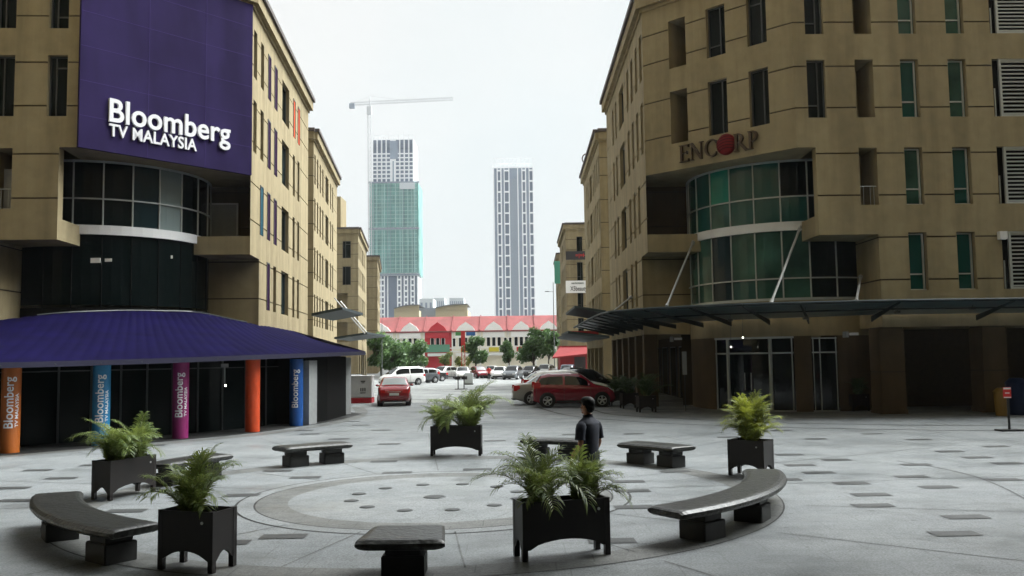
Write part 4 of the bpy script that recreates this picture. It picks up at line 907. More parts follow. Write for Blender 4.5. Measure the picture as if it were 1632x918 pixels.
# ---------------------------------------------------------------- trees
def tree(px, pyb, Y, h, wd, label, seed, mt='leaf_tree', n=2600, leaf=.34, group='street trees before the shophouses'):
    rnd = random.Random(seed); b = P(px, 590, Y); b.z = 0; o = thing('street_tree', b, label, 'tree', group)
    m = MB(); pts = [b, b+Vector((rnd.uniform(-.1, .1), 0, h*.22)), b+Vector((rnd.uniform(-.2, .2), .1, h*.42)), b+Vector((rnd.uniform(-.3, .3), 0, h*.8))]; m.path(pts, [wd*.035, wd*.028, wd*.022, wd*.008])
    blobs = []
    for k in range(13):
        a = rnd.uniform(0, 6.28); rr = rnd.uniform(.1, .36)*wd; z = rnd.uniform(.34, .88)*h; k2 = 1-.55*abs(z/h-.55); c = b+Vector((rr*k2*math.cos(a), rr*k2*math.sin(a), z)); blobs.append((c, rnd.uniform(.13, .22)*wd)); m.tube(pts[1+(k % 2)], c, wd*.014, wd*.004, n=4)
    m.build('trunk', 'trunk', o); m = MB()
    for i in range(n):
        c, r_ = rnd.choice(blobs); d = Vector((rnd.gauss(0, 1), rnd.gauss(0, 1), rnd.gauss(0, 1))).normalized(); p_ = c+d*r_*rnd.uniform(.45, 1.08); p_.z = max(p_.z, h*.2)
        nrm = (d+Vector((rnd.gauss(0, .7), rnd.gauss(0, .7), rnd.gauss(0, .7)+.3))).normalized(); u = nrm.orthogonal().normalized(); v = nrm.cross(u); s = leaf*rnd.uniform(.5, 1.1)
        m.face([p_-u*s, p_+v*s*.45, p_+u*s, p_-v*s*.45])
    m.build('crown', mt, o); return o
tree(608, 0, 118, 5.9, 4.6, 'broad dark green tree nearest the left tan blocks', 1, n=3200)
tree(622, 0, 112, 4.4, 4.2, 'rounded green tree behind the red sedan and white van', 2, n=3000)
tree(658, 0, 128, 4.6, 5.4, 'wide spreading green tree in front of the cream shophouse left of the red one', 3, n=3000)
tree(640, 0, 140, 5.0, 4.6, 'green tree between the two other left hand trees', 13, n=2200)
tree(710, 0, 150, 3.6, 3.0, 'small thin yellowish tree in front of the red shophouse', 4, 'leaf_palm', n=700, leaf=.25)
tree(758, 0, 122, 5.3, 3.6, 'upright green tree right of the red signpost', 5, n=2400)
tree(811, 0, 140, 5.0, 3.2, 'slim green tree left of the largest tree', 6, n=2000)
tree(851, 0, 122, 6.4, 5.2, 'large dense dark green tree, the largest on the right', 7, n=3800)
tree(875, 0, 132, 7.2, 3.6, 'tall green tree partly behind the far right tan block', 8, n=2600)
for px, lb in ((732, 'small yellow green shrub left of the signpost base'), (747, 'small yellow green shrub right of the signpost base')):
    tree(px, 0, 150, 2.6, 1.8, lb, px, 'leaf_palm_yellow', n=500, leaf=.22, group='yellow shrubs by the signpost')

# ---------------------------------------------------------------- signpost, flagpole, lamp post, far furniture
Y = 120; c = P(738.5, 590, Y); sp = thing('signpost', (c.x, Y, 0), 'tall post with a red banner and green and blue direction boards', 'signpost')
m = MB(); zt = P(738, 528, Y).z
for dx in (-.22, .22): m.tube((c.x+dx, Y, 0), (c.x+dx, Y, zt), .05, n=5)
for k in range(9): z = k*zt/9; m.tube((c.x-.22, Y, z), (c.x+.22, Y, z+zt/9), .025, n=4); m.tube((c.x-.22, Y, z), (c.x+.22, Y, z), .025, n=4)
m.build('post', 'sign_red', sp)
m = MB(); m.box(c.x-.28, c.x+.28, Y-.12, Y-.05, P(738, 550, Y).z, zt); m.build('banner', 'sign_red', sp)
for (a, b, mt) in ((726, 735, 'sign_green'), (743, 757.5, 'sign_blue')): q0, q1 = P(a, 535, Y), P(b, 529, Y); m = MB(); m.box(q0.x, q1.x, Y-.1, Y-.04, q0.z, q1.z); m.build('direction_board', mt, sp)
c = P(609, 596, 100); o = thing('pole', (c.x, 100, 0), 'very thin grey pole rising in front of the left trees', 'pole'); m = MB(); m.tube((c.x, 100, 0), (c.x, 100, P(609, 497, 100).z), .05, .03, n=6); m.build('shaft', 'pole', o); m = MB(); m.tube((c.x, 100, 0), (c.x, 100, .3), .1, n=6); m.build('base', 'pole', o)
c = P(884, 590, 128); o = thing('street_lamp', (c.x, 128, 0), 'slim street lamp with a short arm at the far right corner', 'street lamp'); zt = P(884, 450, 128).z; za = P(884, 465, 128).z
m = MB(); m.tube((c.x, 128, 0), (c.x, 128, zt), .08, .05, n=6); m.build('pole', 'pole', o); m = MB(); m.tube((c.x, 128, za), (c.x-.75, 128, za+.05), .03, n=5); m.build('arm', 'pole', o); m = MB(); m.box(c.x-1.2, c.x-.6, 127.85, 128.15, za, za+.1); m.build('lamp_head', 'pole', o)
c = G(735, 620.5); o = thing('notice_stand', (c.x, c.y, 0), 'black two panel notice stand on two thin legs in the roadway', 'sign'); k = c.y/FPX
m = MB()
for dx in (-4.7, 4.7): m.tube((c.x+dx*k, c.y, 0), (c.x+dx*k, c.y, 22*k), .04, n=5); m.box(c.x+dx*k-.25, c.x+dx*k+.25, c.y-.1, c.y+.1, 0, .05)
m.build('leg', 'sign_black', o)
for dx in (-5.4, 5.2): m = MB(); m.box(c.x+(dx-4.6)*k, c.x+(dx+4.6)*k, c.y-.05, c.y+.03, 15.5*k, 20.5*k); m.build('panel', 'sign_black', o)
c = G(747, 613); o = thing('bollard_box', (c.x, c.y, 0), 'pale grey barrier box standing right of the notice stand', 'barrier'); m = MB(); m.box(c.x-.38, c.x+.38, c.y-.3, c.y+.3, .1, 1.0); m.build('body', 'pale_far', o, bevel=.05); m = MB(); m.box(c.x-.42, c.x+.42, c.y-.34, c.y+.34, 0, .1); m.build('base', 'pole', o)
# sign stand right, bins
c = G(1609, 687); o = thing('sign_stand', (c.x, c.y, 0), 'black pole stand with a small red and white notice, right edge of the plaza', 'sign stand')
m = MB(); m.rbox((c.x, c.y), (.34, .2), R(4), .005, .05); m.build('base', 'plastic_black', o, bevel=.01); m = MB(); m.tube((c.x, c.y, .05), (c.x, c.y, 1.2), .035, n=8); m.build('pole', 'plastic_black', o)
m = MB(); m.box(c.x-.15, c.x+.08, c.y-.05, c.y-.035, .95, 1.26); b_ = m.build('notice', 'sign_red', o)
m = MB(); m.box(c.x-.14, c.x+.07, c.y-.054, c.y-.051, 1.2, 1.25); m.box(c.x-.14, c.x+.07, c.y-.054, c.y-.051, .955, .985); m.box(c.x-.10, c.x+.03, c.y-.054, c.y-.051, 1.08, 1.11); m.build('notice_band', 'sign_white', b_)
c = G(1597, 663); o = thing('bin', (c.x, c.y, 0), 'yellow litter bin against the right hand column', 'bin'); m = MB(); m.tube((c.x, c.y, 0), (c.x, c.y, .85), .2, .24, n=16); m.build('body', 'bin_yellow', o); m = MB(); m.tube((c.x, c.y, .85), (c.x, c.y, 1.0), .28, .12, n=16); m.build('lid', 'bin_yellow', o)
c = G(1622, 661); o = thing('bin', (c.x, c.y, 0), 'tall dark blue barrel bin at the right edge beside the yellow one', 'bin'); m = MB(); m.tube((c.x, c.y, 0), (c.x, c.y, 1.15), .33, .36, n=20); m.build('body', 'bin_blue', o); m = MB(); m.tube((c.x, c.y, 1.15), (c.x, c.y, 1.32), .38, .2, n=20); m.build('lid', 'bin_blue', o)
# poster and dark panel in the arcade
c = P(1091, 578, 36.9); o = thing('poster_stand', (c.x, c.y, 0), 'narrow pale poster glimpsed in the dark arcade', 'poster'); m = MB(); m.box(c.x-.09, c.x+.09, c.y, c.y+.03, 1.5, 2.45); m.build('poster', 'door_grey', o); m = MB(); m.tube((c.x, c.y+.05, 0), (c.x, c.y+.05, 1.5), .02, n=5); m.build('pole', 'alu_dark', o)
# kiosk
c0, c1 = G(553, 643), G(589, 643.5); o = thing('kiosk', ((c0.x+c1.x)/2, c0.y, 0), 'pale grey vending kiosk with a red base beside the left pavilion', 'kiosk')
zk = P(570, 600, c0.y).z
m = MB(); m.box(c0.x, c1.x, c0.y, c0.y+.9, .28, zk); m.build('body', 'kiosk_grey', o, bevel=.03)
m = MB(); m.box(c0.x-.01, c1.x+.01, c0.y-.02, c0.y+.92, 0, .28); m.build('base', 'kiosk_red', o)
m = MB(); m.box(c0.x-.03, c1.x+.03, c0.y-.03, c0.y+.93, zk, zk+.04); m.build('lid', 'white_band', o)
m = MB(); xk = c1.x-.45
for i in range(3): m.box(xk-.14+i*.11, xk-.09+i*.11, c0.y-.012, c0.y-.002, .62, .8)
m.box(xk-.16, xk+.14, c0.y-.012, c0.y-.002, .52, .56); m.box(xk-.12, xk+.12, c0.y-.012, c0.y-.002, 1.12, 1.18); m.box(xk-.08, xk+.08, c0.y-.012, c0.y-.002, 1.05, 1.09); m.build('logo', 'ink', o)
# litter scraps
m = MB(); c = G(748, 727); m.face([(c.x-.15, c.y-.05, .02), (c.x+.12, c.y-.06, .03), (c.x+.15, c.y+.05, .02), (c.x-.1, c.y+.04, .035)]); tag(m.build('paper_scrap', 'litter'), 'white paper scrap on the paving under the far planter', 'litter')

# ---------------------------------------------------------------- benches on the ring
def bench(a0, a1, label, r0=5.42, r1=6.08, group='dark granite benches around the ring', peds=None, base=None, cx=CX, cy_=CY):
    am = (a0+a1)/2; rm = (r0+r1)/2; c = Vector((cx+rm*math.cos(am), cy_+rm*math.sin(am), 0)); o = thing('stone_bench', c, label, 'bench', group)
    n = max(6, int(abs(a1-a0)*rm/.12)); prof = [(r0+.09, .335), (r0+.03, .35), (r0, .385), (r0+.005, .42), (r0+.05, .452), (r0+.10, .46), (r1-.10, .46), (r1-.05, .452), (r1-.005, .42), (r1, .385), (r1-.03, .35), (r1-.09, .335)]
    m = MB(); K = len(prof); mid = ((r0+r1)/2, .4); ring_ = []
    es_ = [(0, .55), (.03/ rm, .82), (.08/rm, .97)]; ts = [(a0+e*1, s) for e, s in es_]+[(lerp(a0+.11/rm, a1-.11/rm, i/n), 1) for i in range(n+1)]+[(a1-e, s) for e, s in es_[::-1]]
    for t, s in ts:
        row = []
        for (r_, z) in prof:
            zz_ = mid[1]+(z-mid[1])*s; rr = mid[0]+(r_-mid[0])*(1-(1-s)*.12); row.append(m.pt((cx+rr*math.cos(t), cy_+rr*math.sin(t), zz_)))
        ring_.append(row)
    for i in range(len(ring_)-1):
        for j in range(K): m.f.append([ring_[i][j], ring_[i+1][j], ring_[i+1][(j+1) % K], ring_[i][(j+1) % K]]); m.m.append(0)
    m.f.append(ring_[0]); m.f.append(ring_[-1][::-1]); m.m += [0, 0]
    m.build('seat', 'granite_dark', o, smooth=False, merge=True)
    for f in (peds or (.24, .76)):
        t = lerp(a0, a1, f); q = MB(); pc = (cx+rm*math.cos(t), cy_+rm*math.sin(t)); q.rbox(pc, (.20, .23), t, 0, .24); q.rbox(pc, (.17, .19), t, .24, .34); q.build('pedestal', 'granite_base', o, bevel=.012)
    return o
def ang(px, py, z=.46): q = G(px, py, z); return math.atan2(q.y-CY, q.x-CX)
bench(R(201.5), R(237.8), 'longest curved dark granite bench at the front left of the ring', r0=5.6, r1=6.28, peds=(.36, .86))
bench(R(265.4), R(274.4), 'short stool like granite bench nearest the camera, with one pedestal', r0=5.14, r1=6.06, peds=(.5,))
bench(R(305), R(353), 'long curved dark granite bench at the front right of the ring', r0=4.98, r1=5.62, peds=(.16, .50))
bench(R(33), R(49.5), 'granite bench at the back right, left of the yellow green palm', r0=5.25, r1=5.95)
bench(R(60), R(75.5), 'granite bench behind the standing man', r0=5.3, r1=5.9)
bench(R(117), R(133.5), 'granite bench at the back left, facing the far palm planter', r0=5.35, r1=6.05)
bench(R(148), R(166.5), 'granite bench on the left, partly hidden by the front left palm', r0=5.3, r1=5.95)

# ---------------------------------------------------------------- planters and palms
def planter(c, lx, ly, rz, label, h=.66, rim=True):
    o = thing('planter_box', (0, 0, 0), label, 'planter', 'dark metal box planters with legs')
    m = MB(); t = .02; zb = .17; n = 12
    def side(a, b):     # panel with an arched lower edge
        a, b = Vector(a), Vector(b); L = (b-a).length; nn = Vector((-(b-a).y, (b-a).x)).normalized()*t
        for i in range(n):
            t0, t1 = i/n, (i+1)/n
            def zl(q): q2 = (q*L-.09)/(L-.18); return zb-.05 if q2 <= 0 or q2 >= 1 else zb-.05+.10*math.sin(math.pi*min(1, max(0, q2)))**.6
            p0, p1 = a.lerp(b, t0), a.lerp(b, t1)
            for off in (Vector((0, 0)), nn):
                m.face([(*(p0+off), zl(t0)), (*(p1+off), zl(t1)), (*(p1+off), h), (*(p0+off), h)])
            m.face([(*p0, zl(t0)), (*p1, zl(t1)), (*(p1+nn), zl(t1)), (*(p0+nn), zl(t0))]); m.face([(*p0, h), (*p1, h), (*(p1+nn), h), (*(p0+nn), h)])
    x, y = lx/2, ly/2
    for a, b in (((-x, -y), (x, -y)), ((x, -y), (x, y)), ((x, y), (-x, y)), ((-x, y), (-x, -y))): side(a, b)
    m.face([(-x, -y, zb+.05), (x, -y, zb+.05), (x, y, zb+.05), (-x, y, zb+.05)])
    m.build('box', 'planter_metal', o)
    for sx in (-1, 1):
        for sy in (-1, 1): q = MB(); q.box(sx*(x-.028)-.032, sx*(x-.028)+.032, sy*(y-.028)-.032, sy*(y-.028)+.032, 0, h+.004); q.build('leg', 'planter_metal', o)
    q = MB(); q.face([(-x+.03, -y+.03, h-.07), (x-.03, -y+.03, h-.07), (x-.03, y-.03, h-.07), (-x+.03, y-.03, h-.07)]); q.build('soil', 'soil', o)
    q = MB(); q.tube((x-.14, -y-.004, h-.12), (x-.14, -y-.012, h-.12), .017, n=10); q.build('drain_plug', 'rivet', o)
    o.location = (c[0], c[1], .012); o.rotation_euler = (0, 0, rz); return o
def palm_mesh(seed, nf=24, flen=.85, spread=1.0, leafl=.225, mt='leaf_palm', tall=1.0, lop=None):
    rnd = random.Random(seed); m = MB(); st = MB()
    for i in range(nf):
        az = rnd.uniform(0, 2*math.pi); el = rnd.uniform(.68, 1.4) if i > nf*.4 else rnd.uniform(1.1, 1.55); L = flen*rnd.uniform(.65, 1.1)*(1.0 if el > .7 else .85)
        b = Vector((rnd.gauss(0, .05), rnd.gauss(0, .05), -.05)); n = 16; p_ = b.copy(); e = el+.15; pts = [p_.copy()]; dirs = []
        droop = rnd.uniform(.8, 1.9)*spread*(1.25-.4*el/1.5)
        for k in range(n):
            e -= droop/n*(.25+1.5*(k/n)); a2 = az+.15*math.sin(i+k*.2)
            d = Vector((math.cos(a2)*math.cos(e), math.sin(a2)*math.cos(e), math.sin(e)*tall)); p_ = p_+d*L/n; pts.append(p_.copy()); dirs.append(d.normalized())
        m.path([pts[j] for j in range(0, n+1, 2)], [.009*(1-j/(n+2))+.002 for j in range(0, n+1, 2)], n=3, m=1)
        for k in range(3, 29):
            f = k/28; j = min(int(f*n), n-1); q = pts[j].lerp(pts[j+1], f*n-j) if f < 1 else pts[-1]; d = dirs[j]; side = d.cross(Vector((0, 0, 1)))
            if side.length < .05: side = Vector((-math.sin(az), math.cos(az), 0))
            side.normalize(); upv = side.cross(d).normalized(); ll = leafl*(.55+.75*math.sin(math.pi*(.12+.8*f)))*rnd.uniform(.8, 1.1)
            for s in (-1, 1):
                ld = (side*s*1.0+d*(.75+.5*f)+upv*rnd.uniform(.1, .5)).normalized(); w_ = upv.cross(ld).normalized() if False else ld.cross(upv+Vector((0, 0, .01))).normalized()
                w_ = w_*.0085*rnd.uniform(.8, 1.3); a = q; c1 = q+ld*ll*.45+Vector((0, 0, .01)); c2 = q+ld*ll*.80-Vector((0, 0, ll*.12)); c3 = q+ld*ll-Vector((0, 0, ll*rnd.uniform(.2, .45)))
                m.face([a-w_*.4, a+w_*.4, c1+w_, c1-w_]); m.face([c1-w_, c1+w_, c2+w_*.7, c2-w_*.7]); m.face([c2-w_*.7, c2+w_*.7, c3])
    for i in range(7):
        a = rnd.uniform(0, 6.28); st.path([Vector((math.cos(a)*.05, math.sin(a)*.05, -.1)), Vector((math.cos(a)*.09, math.sin(a)*.09, .22*tall))], [.016, .010], n=6)
    return m, st
PM = {}
def palm(c, z, label, seed, scale=1.0, rz=0, mt='leaf_palm', cat='palm', group='potted areca palms', **kw):
    key = (seed, mt)
    o = thing('areca_palm', (0, 0, 0), label, cat, group)
    if key not in PM:
        m, st = palm_mesh(seed, mt=mt, **kw); f = m.build('foliage', [mt, 'palm_stem'], o, merge=False); s = st.build('stem', 'palm_stem', o); PM[key] = (f.data, s.data)
    else:
        for nme, d in zip(('foliage', 'stem'), PM[key]): q = bpy.data.objects.new(nme, d); COL.objects.link(q); q.parent = o
    o.location = (c[0], c[1], z); o.scale = (scale,)*3; o.rotation_euler = (0, 0, rz); return o
def local(c, rz, x, y): return (c[0]+math.cos(rz)*x-math.sin(rz)*y, c[1]+math.sin(rz)*x+math.cos(rz)*y)
p4 = (.545, 10.70); r4 = math.atan2(10.67-10.35, 1.07-.07)
planter(p4, 1.08, .36, r4, 'wide dark planter at the front with two palm clumps, right of the short bench')
palm(local(p4, r4, -.26, 0), .60, 'large drooping palm clump in the left half of the wide front planter', 21, .86, 0, nf=30, flen=1.08, spread=1.3)
palm(local(p4, r4, .27, 0), .60, 'bright upright palm clump in the right half of the wide front planter', 22, .78, 1.0, nf=25, flen=.88)
p2 = (-3.62, 10.33); r2 = math.atan2(10.13-10.38, -3.35+4.05)
planter(p2, .74, .42, r2, 'squarish dark planter at the front left with one palm')
palm(local(p2, r2, -.08, 0), .60, 'single dark green palm with a pale tall frond in the front left planter', 23, .84, .5, nf=25, flen=.85, tall=1.15)
p1 = (-6.85, 15.85); r1 = math.atan2(16.32-15.3, -6.52+6.88)
planter(p1, 1.08, .40, r1, 'dark planter on the left of the ring, in front of the light blue pillar')
palm(local(p1, r1, -.24, 0), .60, 'feathery palm clump in the near half of the left planter', 21, .86, 2.2); palm(local(p1, r1, .28, 0), .60, 'feathery palm clump in the far half of the left planter', 22, .95, 4.0)
p3 = (-1.38, 21.6)
planter(p3, 1.2, .42, R(-3), 'dark planter at the far side of the ring with two palm clumps', h=.70)
palm((p3[0]-.32, p3[1]), .62, 'smaller palm clump in the left half of the far planter', 22, .95, 3.0); palm((p3[0]+.30, p3[1]), .62, 'taller fuller palm clump in the right half of the far planter', 21, 1.25, 5.0)
p5 = (4.55, 17.35); r5 = R(-38)
planter(p5, .72, .48, r5, 'square dark planter on the right of the ring behind the long curved bench', h=.68)
palm(p5, .62, 'bushy yellow green palm in the right hand planter', 24, 1.05, .8, 'leaf_palm_yellow', nf=52, flen=.82, spread=.95, tall=1.15)
# planters in the shade of the right arcade
for (px, py, sc, lb) in ((1030, 657, 1.25, 'shaded potted palm nearest, at the corner of the right arcade'), (1003, 651, 1.1, 'shaded potted palm second, beside the arcade columns'), (984, 646, 1.1, 'shaded potted palm third along the arcade columns behind the crimson hatchback'), (1368, 655, .9, 'dark potted palm against the brown wall right of the entrance')):
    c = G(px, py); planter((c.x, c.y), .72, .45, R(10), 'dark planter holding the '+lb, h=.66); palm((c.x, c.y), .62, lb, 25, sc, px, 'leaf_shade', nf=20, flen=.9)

# ---------------------------------------------------------------- cars
PROF = {
 'sedan': dict(L=4.3, W=1.69, belt=[(-2.15, .62), (-2.08, .86), (-1.9, .98), (-1.4, 1.0), (0, .95), (1.15, .92), (1.75, .83), (2.05, .70), (2.15, .52)], top=[(-2.15, .63), (-2.08, .88), (-1.9, 1.0), (-1.5, 1.03), (-.85, 1.40), (-.4, 1.47), (.3, 1.46), (.55, 1.42), (1.25, .96), (1.75, .86), (2.05, .72), (2.15, .54)], cab=(-1.5, 1.25), roof=(-.8, .5), wheels=(-1.3, 1.3), wr=.30),
 'hatch': dict(L=3.75, W=1.66, belt=[(-1.87, .7), (-1.82, .92), (-1.6, 1.0), (0, .95), (.95, .93), (1.5, .86), (1.78, .72), (1.87, .5)], top=[(-1.87, .75), (-1.82, 1.0), (-1.72, 1.2), (-1.5, 1.46), (-1.1, 1.54), (-.2, 1.56), (.25, 1.51), (1.05, 1.0), (1.5, .9), (1.78, .74), (1.87, .52)], cab=(-1.78, 1.05), roof=(-1.45, .22), wheels=(-1.24, 1.24), wr=.31),
 'wagon': dict(L=4.6, W=1.75, belt=[(-2.3, .75), (-2.2, 1.0), (-1.9, 1.05), (0, .98), (1.2, .95), (1.9, .85), (2.2, .7), (2.3, .5)], top=[(-2.3, .78), (-2.2, 1.1), (-1.7, 1.45), (-1.2, 1.56), (0, 1.6), (.4, 1.54), (1.3, 1.0), (1.9, .88), (2.2, .72), (2.3, .52)], cab=(-2.15, 1.3), roof=(-1.5, .4), wheels=(-1.4, 1.4), wr=.32),
 'van': dict(L=4.8, W=1.83, belt=[(-2.4, .8), (-2.36, 1.1), (-2.2, 1.15), (0, 1.12), (1.5, 1.05), (2.1, .92), (2.32, .75), (2.4, .5)], top=[(-2.4, .9), (-2.36, 1.5), (-2.2, 1.82), (-1.8, 1.92), (.2, 1.93), (.7, 1.85), (1.75, 1.12), (2.1, .96), (2.32, .77), (2.4, .52)], cab=(-2.34, 1.75), roof=(-2.1, .65), wheels=(-1.45, 1.5), wr=.34)}
def car(kind, paint, label, loc, rz, scale=1.0, glass='car_glass', group='cars parked along the street', name='parked_car'):
    K = PROF[kind]; L, W, h = K['L'], K['W'], K['W']/2; o = thing(name, (0, 0, 0), label, 'car', group)
    def taper(x): f = abs(x)/(L/2); return h*(1-.16*max(0, (f-.72)/.28)**2.2)
    def sect(x):
        w_ = taper(x); zb = .20+.10*max(0, abs(x)/(L/2)-.85)/.15; be = interp(x, K['belt']); tp = max(interp(x, K['top']), be+.005); cabk = min(1, (tp-be)/.35)
        wr = w_*(.93-.17*cabk); return [(w_*.90, zb), (w_*.985, zb+.12), (w_, lerp(zb, be, .55)), (w_*.985, be-.06), (w_*.955, be), (wr+.015, tp-.075*cabk-.002), (wr*.88, tp-.012), (0, tp+.012)]
    xs = [-L/2+L*i/64 for i in range(65)]; m = MB(); rows = []
    for x in xs:
        s = sect(x); rows.append([m.pt((x, y, z)) for y, z in s]+[m.pt((x, -y, z)) for y, z in s[-2::-1]])
    for i in range(len(rows)-1):
        for j in range(len(rows[0])-1): m.f.append([rows[i][j], rows[i+1][j], rows[i+1][j+1], rows[i][j+1]]); m.m.append(0)
        m.f.append([rows[i][0], rows[i][-1], rows[i+1][-1], rows[i+1][0]]); m.m.append(0)
    m.f.append(rows[0]); m.f.append(rows[-1][::-1]); m.m += [0, 0]
    body = m.build('body', paint, o, smooth=True, merge=True)
    def sidept(x, t, s, off=.012): q = sect(x); a, b = q[4], q[5]; return Vector((x, s*(lerp(a[0], b[0], t)+off), lerp(a[1], b[1], t)+.002))
    c0, c1 = K['cab']; r0, r1 = K['roof']; mid = lerp(r0, r1, .58)
    for s in (-1, 1):
        for (a, b) in ((lerp(c0, r0, .55), mid-.05), (mid+.05, lerp(r1, c1, .45))):
            m = MB(); m.grid(lambda u, v: sidept(lerp(a, b, u), .12+.74*v*(1-.0*u), s), 10, 3); m.build('side_window', 'car_glass', o, smooth=True)
    def toppt(x, y, off=.014): q = sect(x); a = q[6]; f = min(1, abs(y)/a[0]); return Vector((x, y, lerp(q[7][1], a[1], f*f)+off))
    for nm, a, b, gm in (('windscreen', lerp(r1, c1, .06), lerp(r1, c1, .9), 'car_glass'), ('rear_window', lerp(c0, r0, .14), lerp(c0, r0, .92), glass)):
        m = MB(); 
        def f_(u, v): x = lerp(a, b, u); w_ = sect(x)[6][0]*.99; q = toppt(x, lerp(-w_, w_, v)); q.x += (.012 if nm == 'windscreen' else -.012); return q
        m.grid(f_, 8, 8); m.build(nm, gm, o, smooth=True)
    for wx in K['wheels']:
        for s in (-1, 1):
            r_ = K['wr']; wy = s*(taper(wx)-.10)
            q = MB(); q.tube((wx, s*(taper(wx)-.26), r_+.02), (wx, s*(taper(wx)+.004), r_+.02), r_+.055, n=26); q.build('wheel_arch', 'plastic_black', o)
            q = MB(); q.tube((wx, wy-s*.1, r_), (wx, wy+s*.115, r_), r_, n=26); q.build('wheel', 'tyre', o); wo = o.children[-1]
            q = MB(); yy = wy+s*.118; q.tube((wx, yy-s*.01, r_), (wx, yy+s*.004, r_), r_*.16, n=10)
            for k in range(5):
                t = 2*math.pi*k/5+.3; q.tube((wx, yy, r_), (wx+r_*.6*math.cos(t), yy, r_+r_*.6*math.sin(t)), .035, .045, n=5)
            for k in range(20): t0, t1 = 2*math.pi*k/20, 2*math.pi*(k+1)/20; q.tube((wx+r_*.64*math.cos(t0), yy, r_+r_*.64*math.sin(t0)), (wx+r_*.64*math.cos(t1), yy, r_+r_*.64*math.sin(t1)), .018, n=4)
            q.build('rim', 'rim', wo)
    # bumpers, lamps, plates, mirrors, handles
    xr = -L/2
    for s in (-1, 1):
        zl = .80 if kind in ('sedan',) else 1.0
        q = MB(); q.grid(lambda u, v: (lambda x, z: Vector((x-.012, s*(taper(x)*.975+.012), z)))(xr+.03+.30*u, zl-.12+.26*v), 5, 2); q.grid(lambda u, v: Vector((xr-.006 if kind != 'x' else xr, s*(taper(xr)*(.62+.34*u)), zl-.12+.17*v)), 3, 2); q.build('tail_light', 'tail_red', o)
        xf = L/2-.35; q = MB(); q.grid(lambda u, v: (lambda x: Vector((x, s*(taper(x)*.93-.22*u*0+.012), .66+.13*v+(.05*(1-u)))))(xf+.28*u), 5, 2); q.grid(lambda u, v: Vector((L/2-.02-.02*u, s*taper(L/2)*(.55+.38*u), .60+.12*v)), 3, 2); q.build('headlight', 'headlight', o)
        q = MB(); xm = lerp(r1, c1, .52); q.ell((xm, s*(h+.09), interp(xm, K['belt'])+.07), (.07, .10, .065)); q.tube((xm, s*h*.93, interp(xm, K['belt'])+.03), (xm, s*(h+.05), interp(xm, K['belt'])+.05), .025, n=5); q.build('mirror', paint, o, smooth=True)
        q = MB()
        for xh in (mid-.12, r0+.0): q.box(xh-.09, xh+.09, s*h*.99-.02, s*h*.99+.02, .84, .87)
        q.build('door_handle', paint, o)
        q = MB()
        for xh in (mid, lerp(r1, c1, .62), r0-.28): q.box(xh-.006, xh+.006, s*(h+.0)-.004, s*(h+.0)+.004, .33, interp(xh, K['belt'])-.06)
        q.build('door_seam', 'plastic_black', o); q = MB(); q.box(K['wheels'][0]+.4, K['wheels'][1]-.4, s*(h-.02)-.02, s*(h-.02)+.015, .22, .32); q.build('sill', 'plastic_black', o)
    q = MB(); q.box(xr-.03, xr+.12, -h*.74, h*.74, .24, .30); q.box(L/2-.12, L/2+.02, -h*.7, h*.7, .24, .40); q.build('bumper_trim', 'plastic_black', o)
    q = MB(); q.box(xr-.03, xr-.008, -.24, .24, .50 if kind != 'sedan' else .56, .61 if kind != 'sedan' else .68); q.build('number_plate', 'plate', o)
    q = MB(); q.box(xr-.02, xr+.01, -.34, .34, .735, .755); q.build('chrome_strip', 'rim', o)
    o.location = (loc[0], loc[1], .006); o.rotation_euler = (0, 0, rz); o.scale = (scale,)*3; return o
sp_ = MB()
car('sedan', 'paint_red', 'red sedan seen from behind beside the kiosk on the left', (-6.05, 45.6), R(97), .95, glass='car_glass_light')
car('hatch', 'paint_crimson', 'crimson hatchback parked sideways on the right, nearest of its row', (2.75, 41.5), R(2))
car('sedan', 'paint_silver', 'silver grey sedan tucked behind the crimson hatchback', (2.1, 43.9), R(3))
car('wagon', 'paint_white', 'white estate car behind the silver sedan on the right', (2.75, 47.0), R(4))
car('wagon', 'paint_black', 'black car behind the hatchback near the arcade columns', (4.0, 50.5), R(3))
car('hatch', 'paint_grey', 'grey car with pale windscreen under the red awning on the right', (4.6, 66), R(-75), .95)
car('sedan', 'paint_black', 'black sedan just left of the red sedan', (-9.2, 50.5), R(84))
car('wagon', 'paint_silver', 'silver car behind the kiosk on the left, roof showing', (-11.2, 56), R(85))
c = G(640, 615); car('van', 'paint_white', 'white people carrier van parked on the left', (c.x-.2, 77.5), R(216), .82)
c = G(676, 609); car('hatch', 'paint_grey', 'grey hatchback behind the white van', (c.x, 83), R(215), .9)
c = G(688, 607); car('sedan', 'paint_black', 'black sedan second behind the white van', (c.x-.1, 88), R(215), .88)
c = G(705, 605); car('wagon', 'paint_silver', 'small silver car right of the dark cars on the left', (c.x, 97), R(240), .88)
c = G(736, 605); car('sedan', 'paint_white', 'white car behind the notice stand', (c.x, 95), R(275), .9)
c = G(762, 604); car('hatch', 'paint_crimson', 'dark red small car right of the signpost', (c.x, 99), R(290), .85)
c = G(779, 604); car('hatch', 'paint_white', 'small white car between the dark red one and the far pedestrian', (c.x+.1, 101), R(265), .85)
c = G(797, 604.5); car('sedan', 'paint_white', 'white sedan facing the camera in the far row', (c.x, 95), R(262), .88)
c = G(818, 605); car('wagon', 'paint_grey', 'dark grey estate car facing the camera, right of the white sedan', (c.x, 92), R(258), .88)
c = G(845, 600); car('sedan', 'paint_black', 'black sedan in the far row near the large tree', (c.x, 98), R(250), .88)
c = G(868, 600); car('wagon', 'paint_silver', 'silver car in the far row under the large tree', (c.x, 100), R(255), .9)
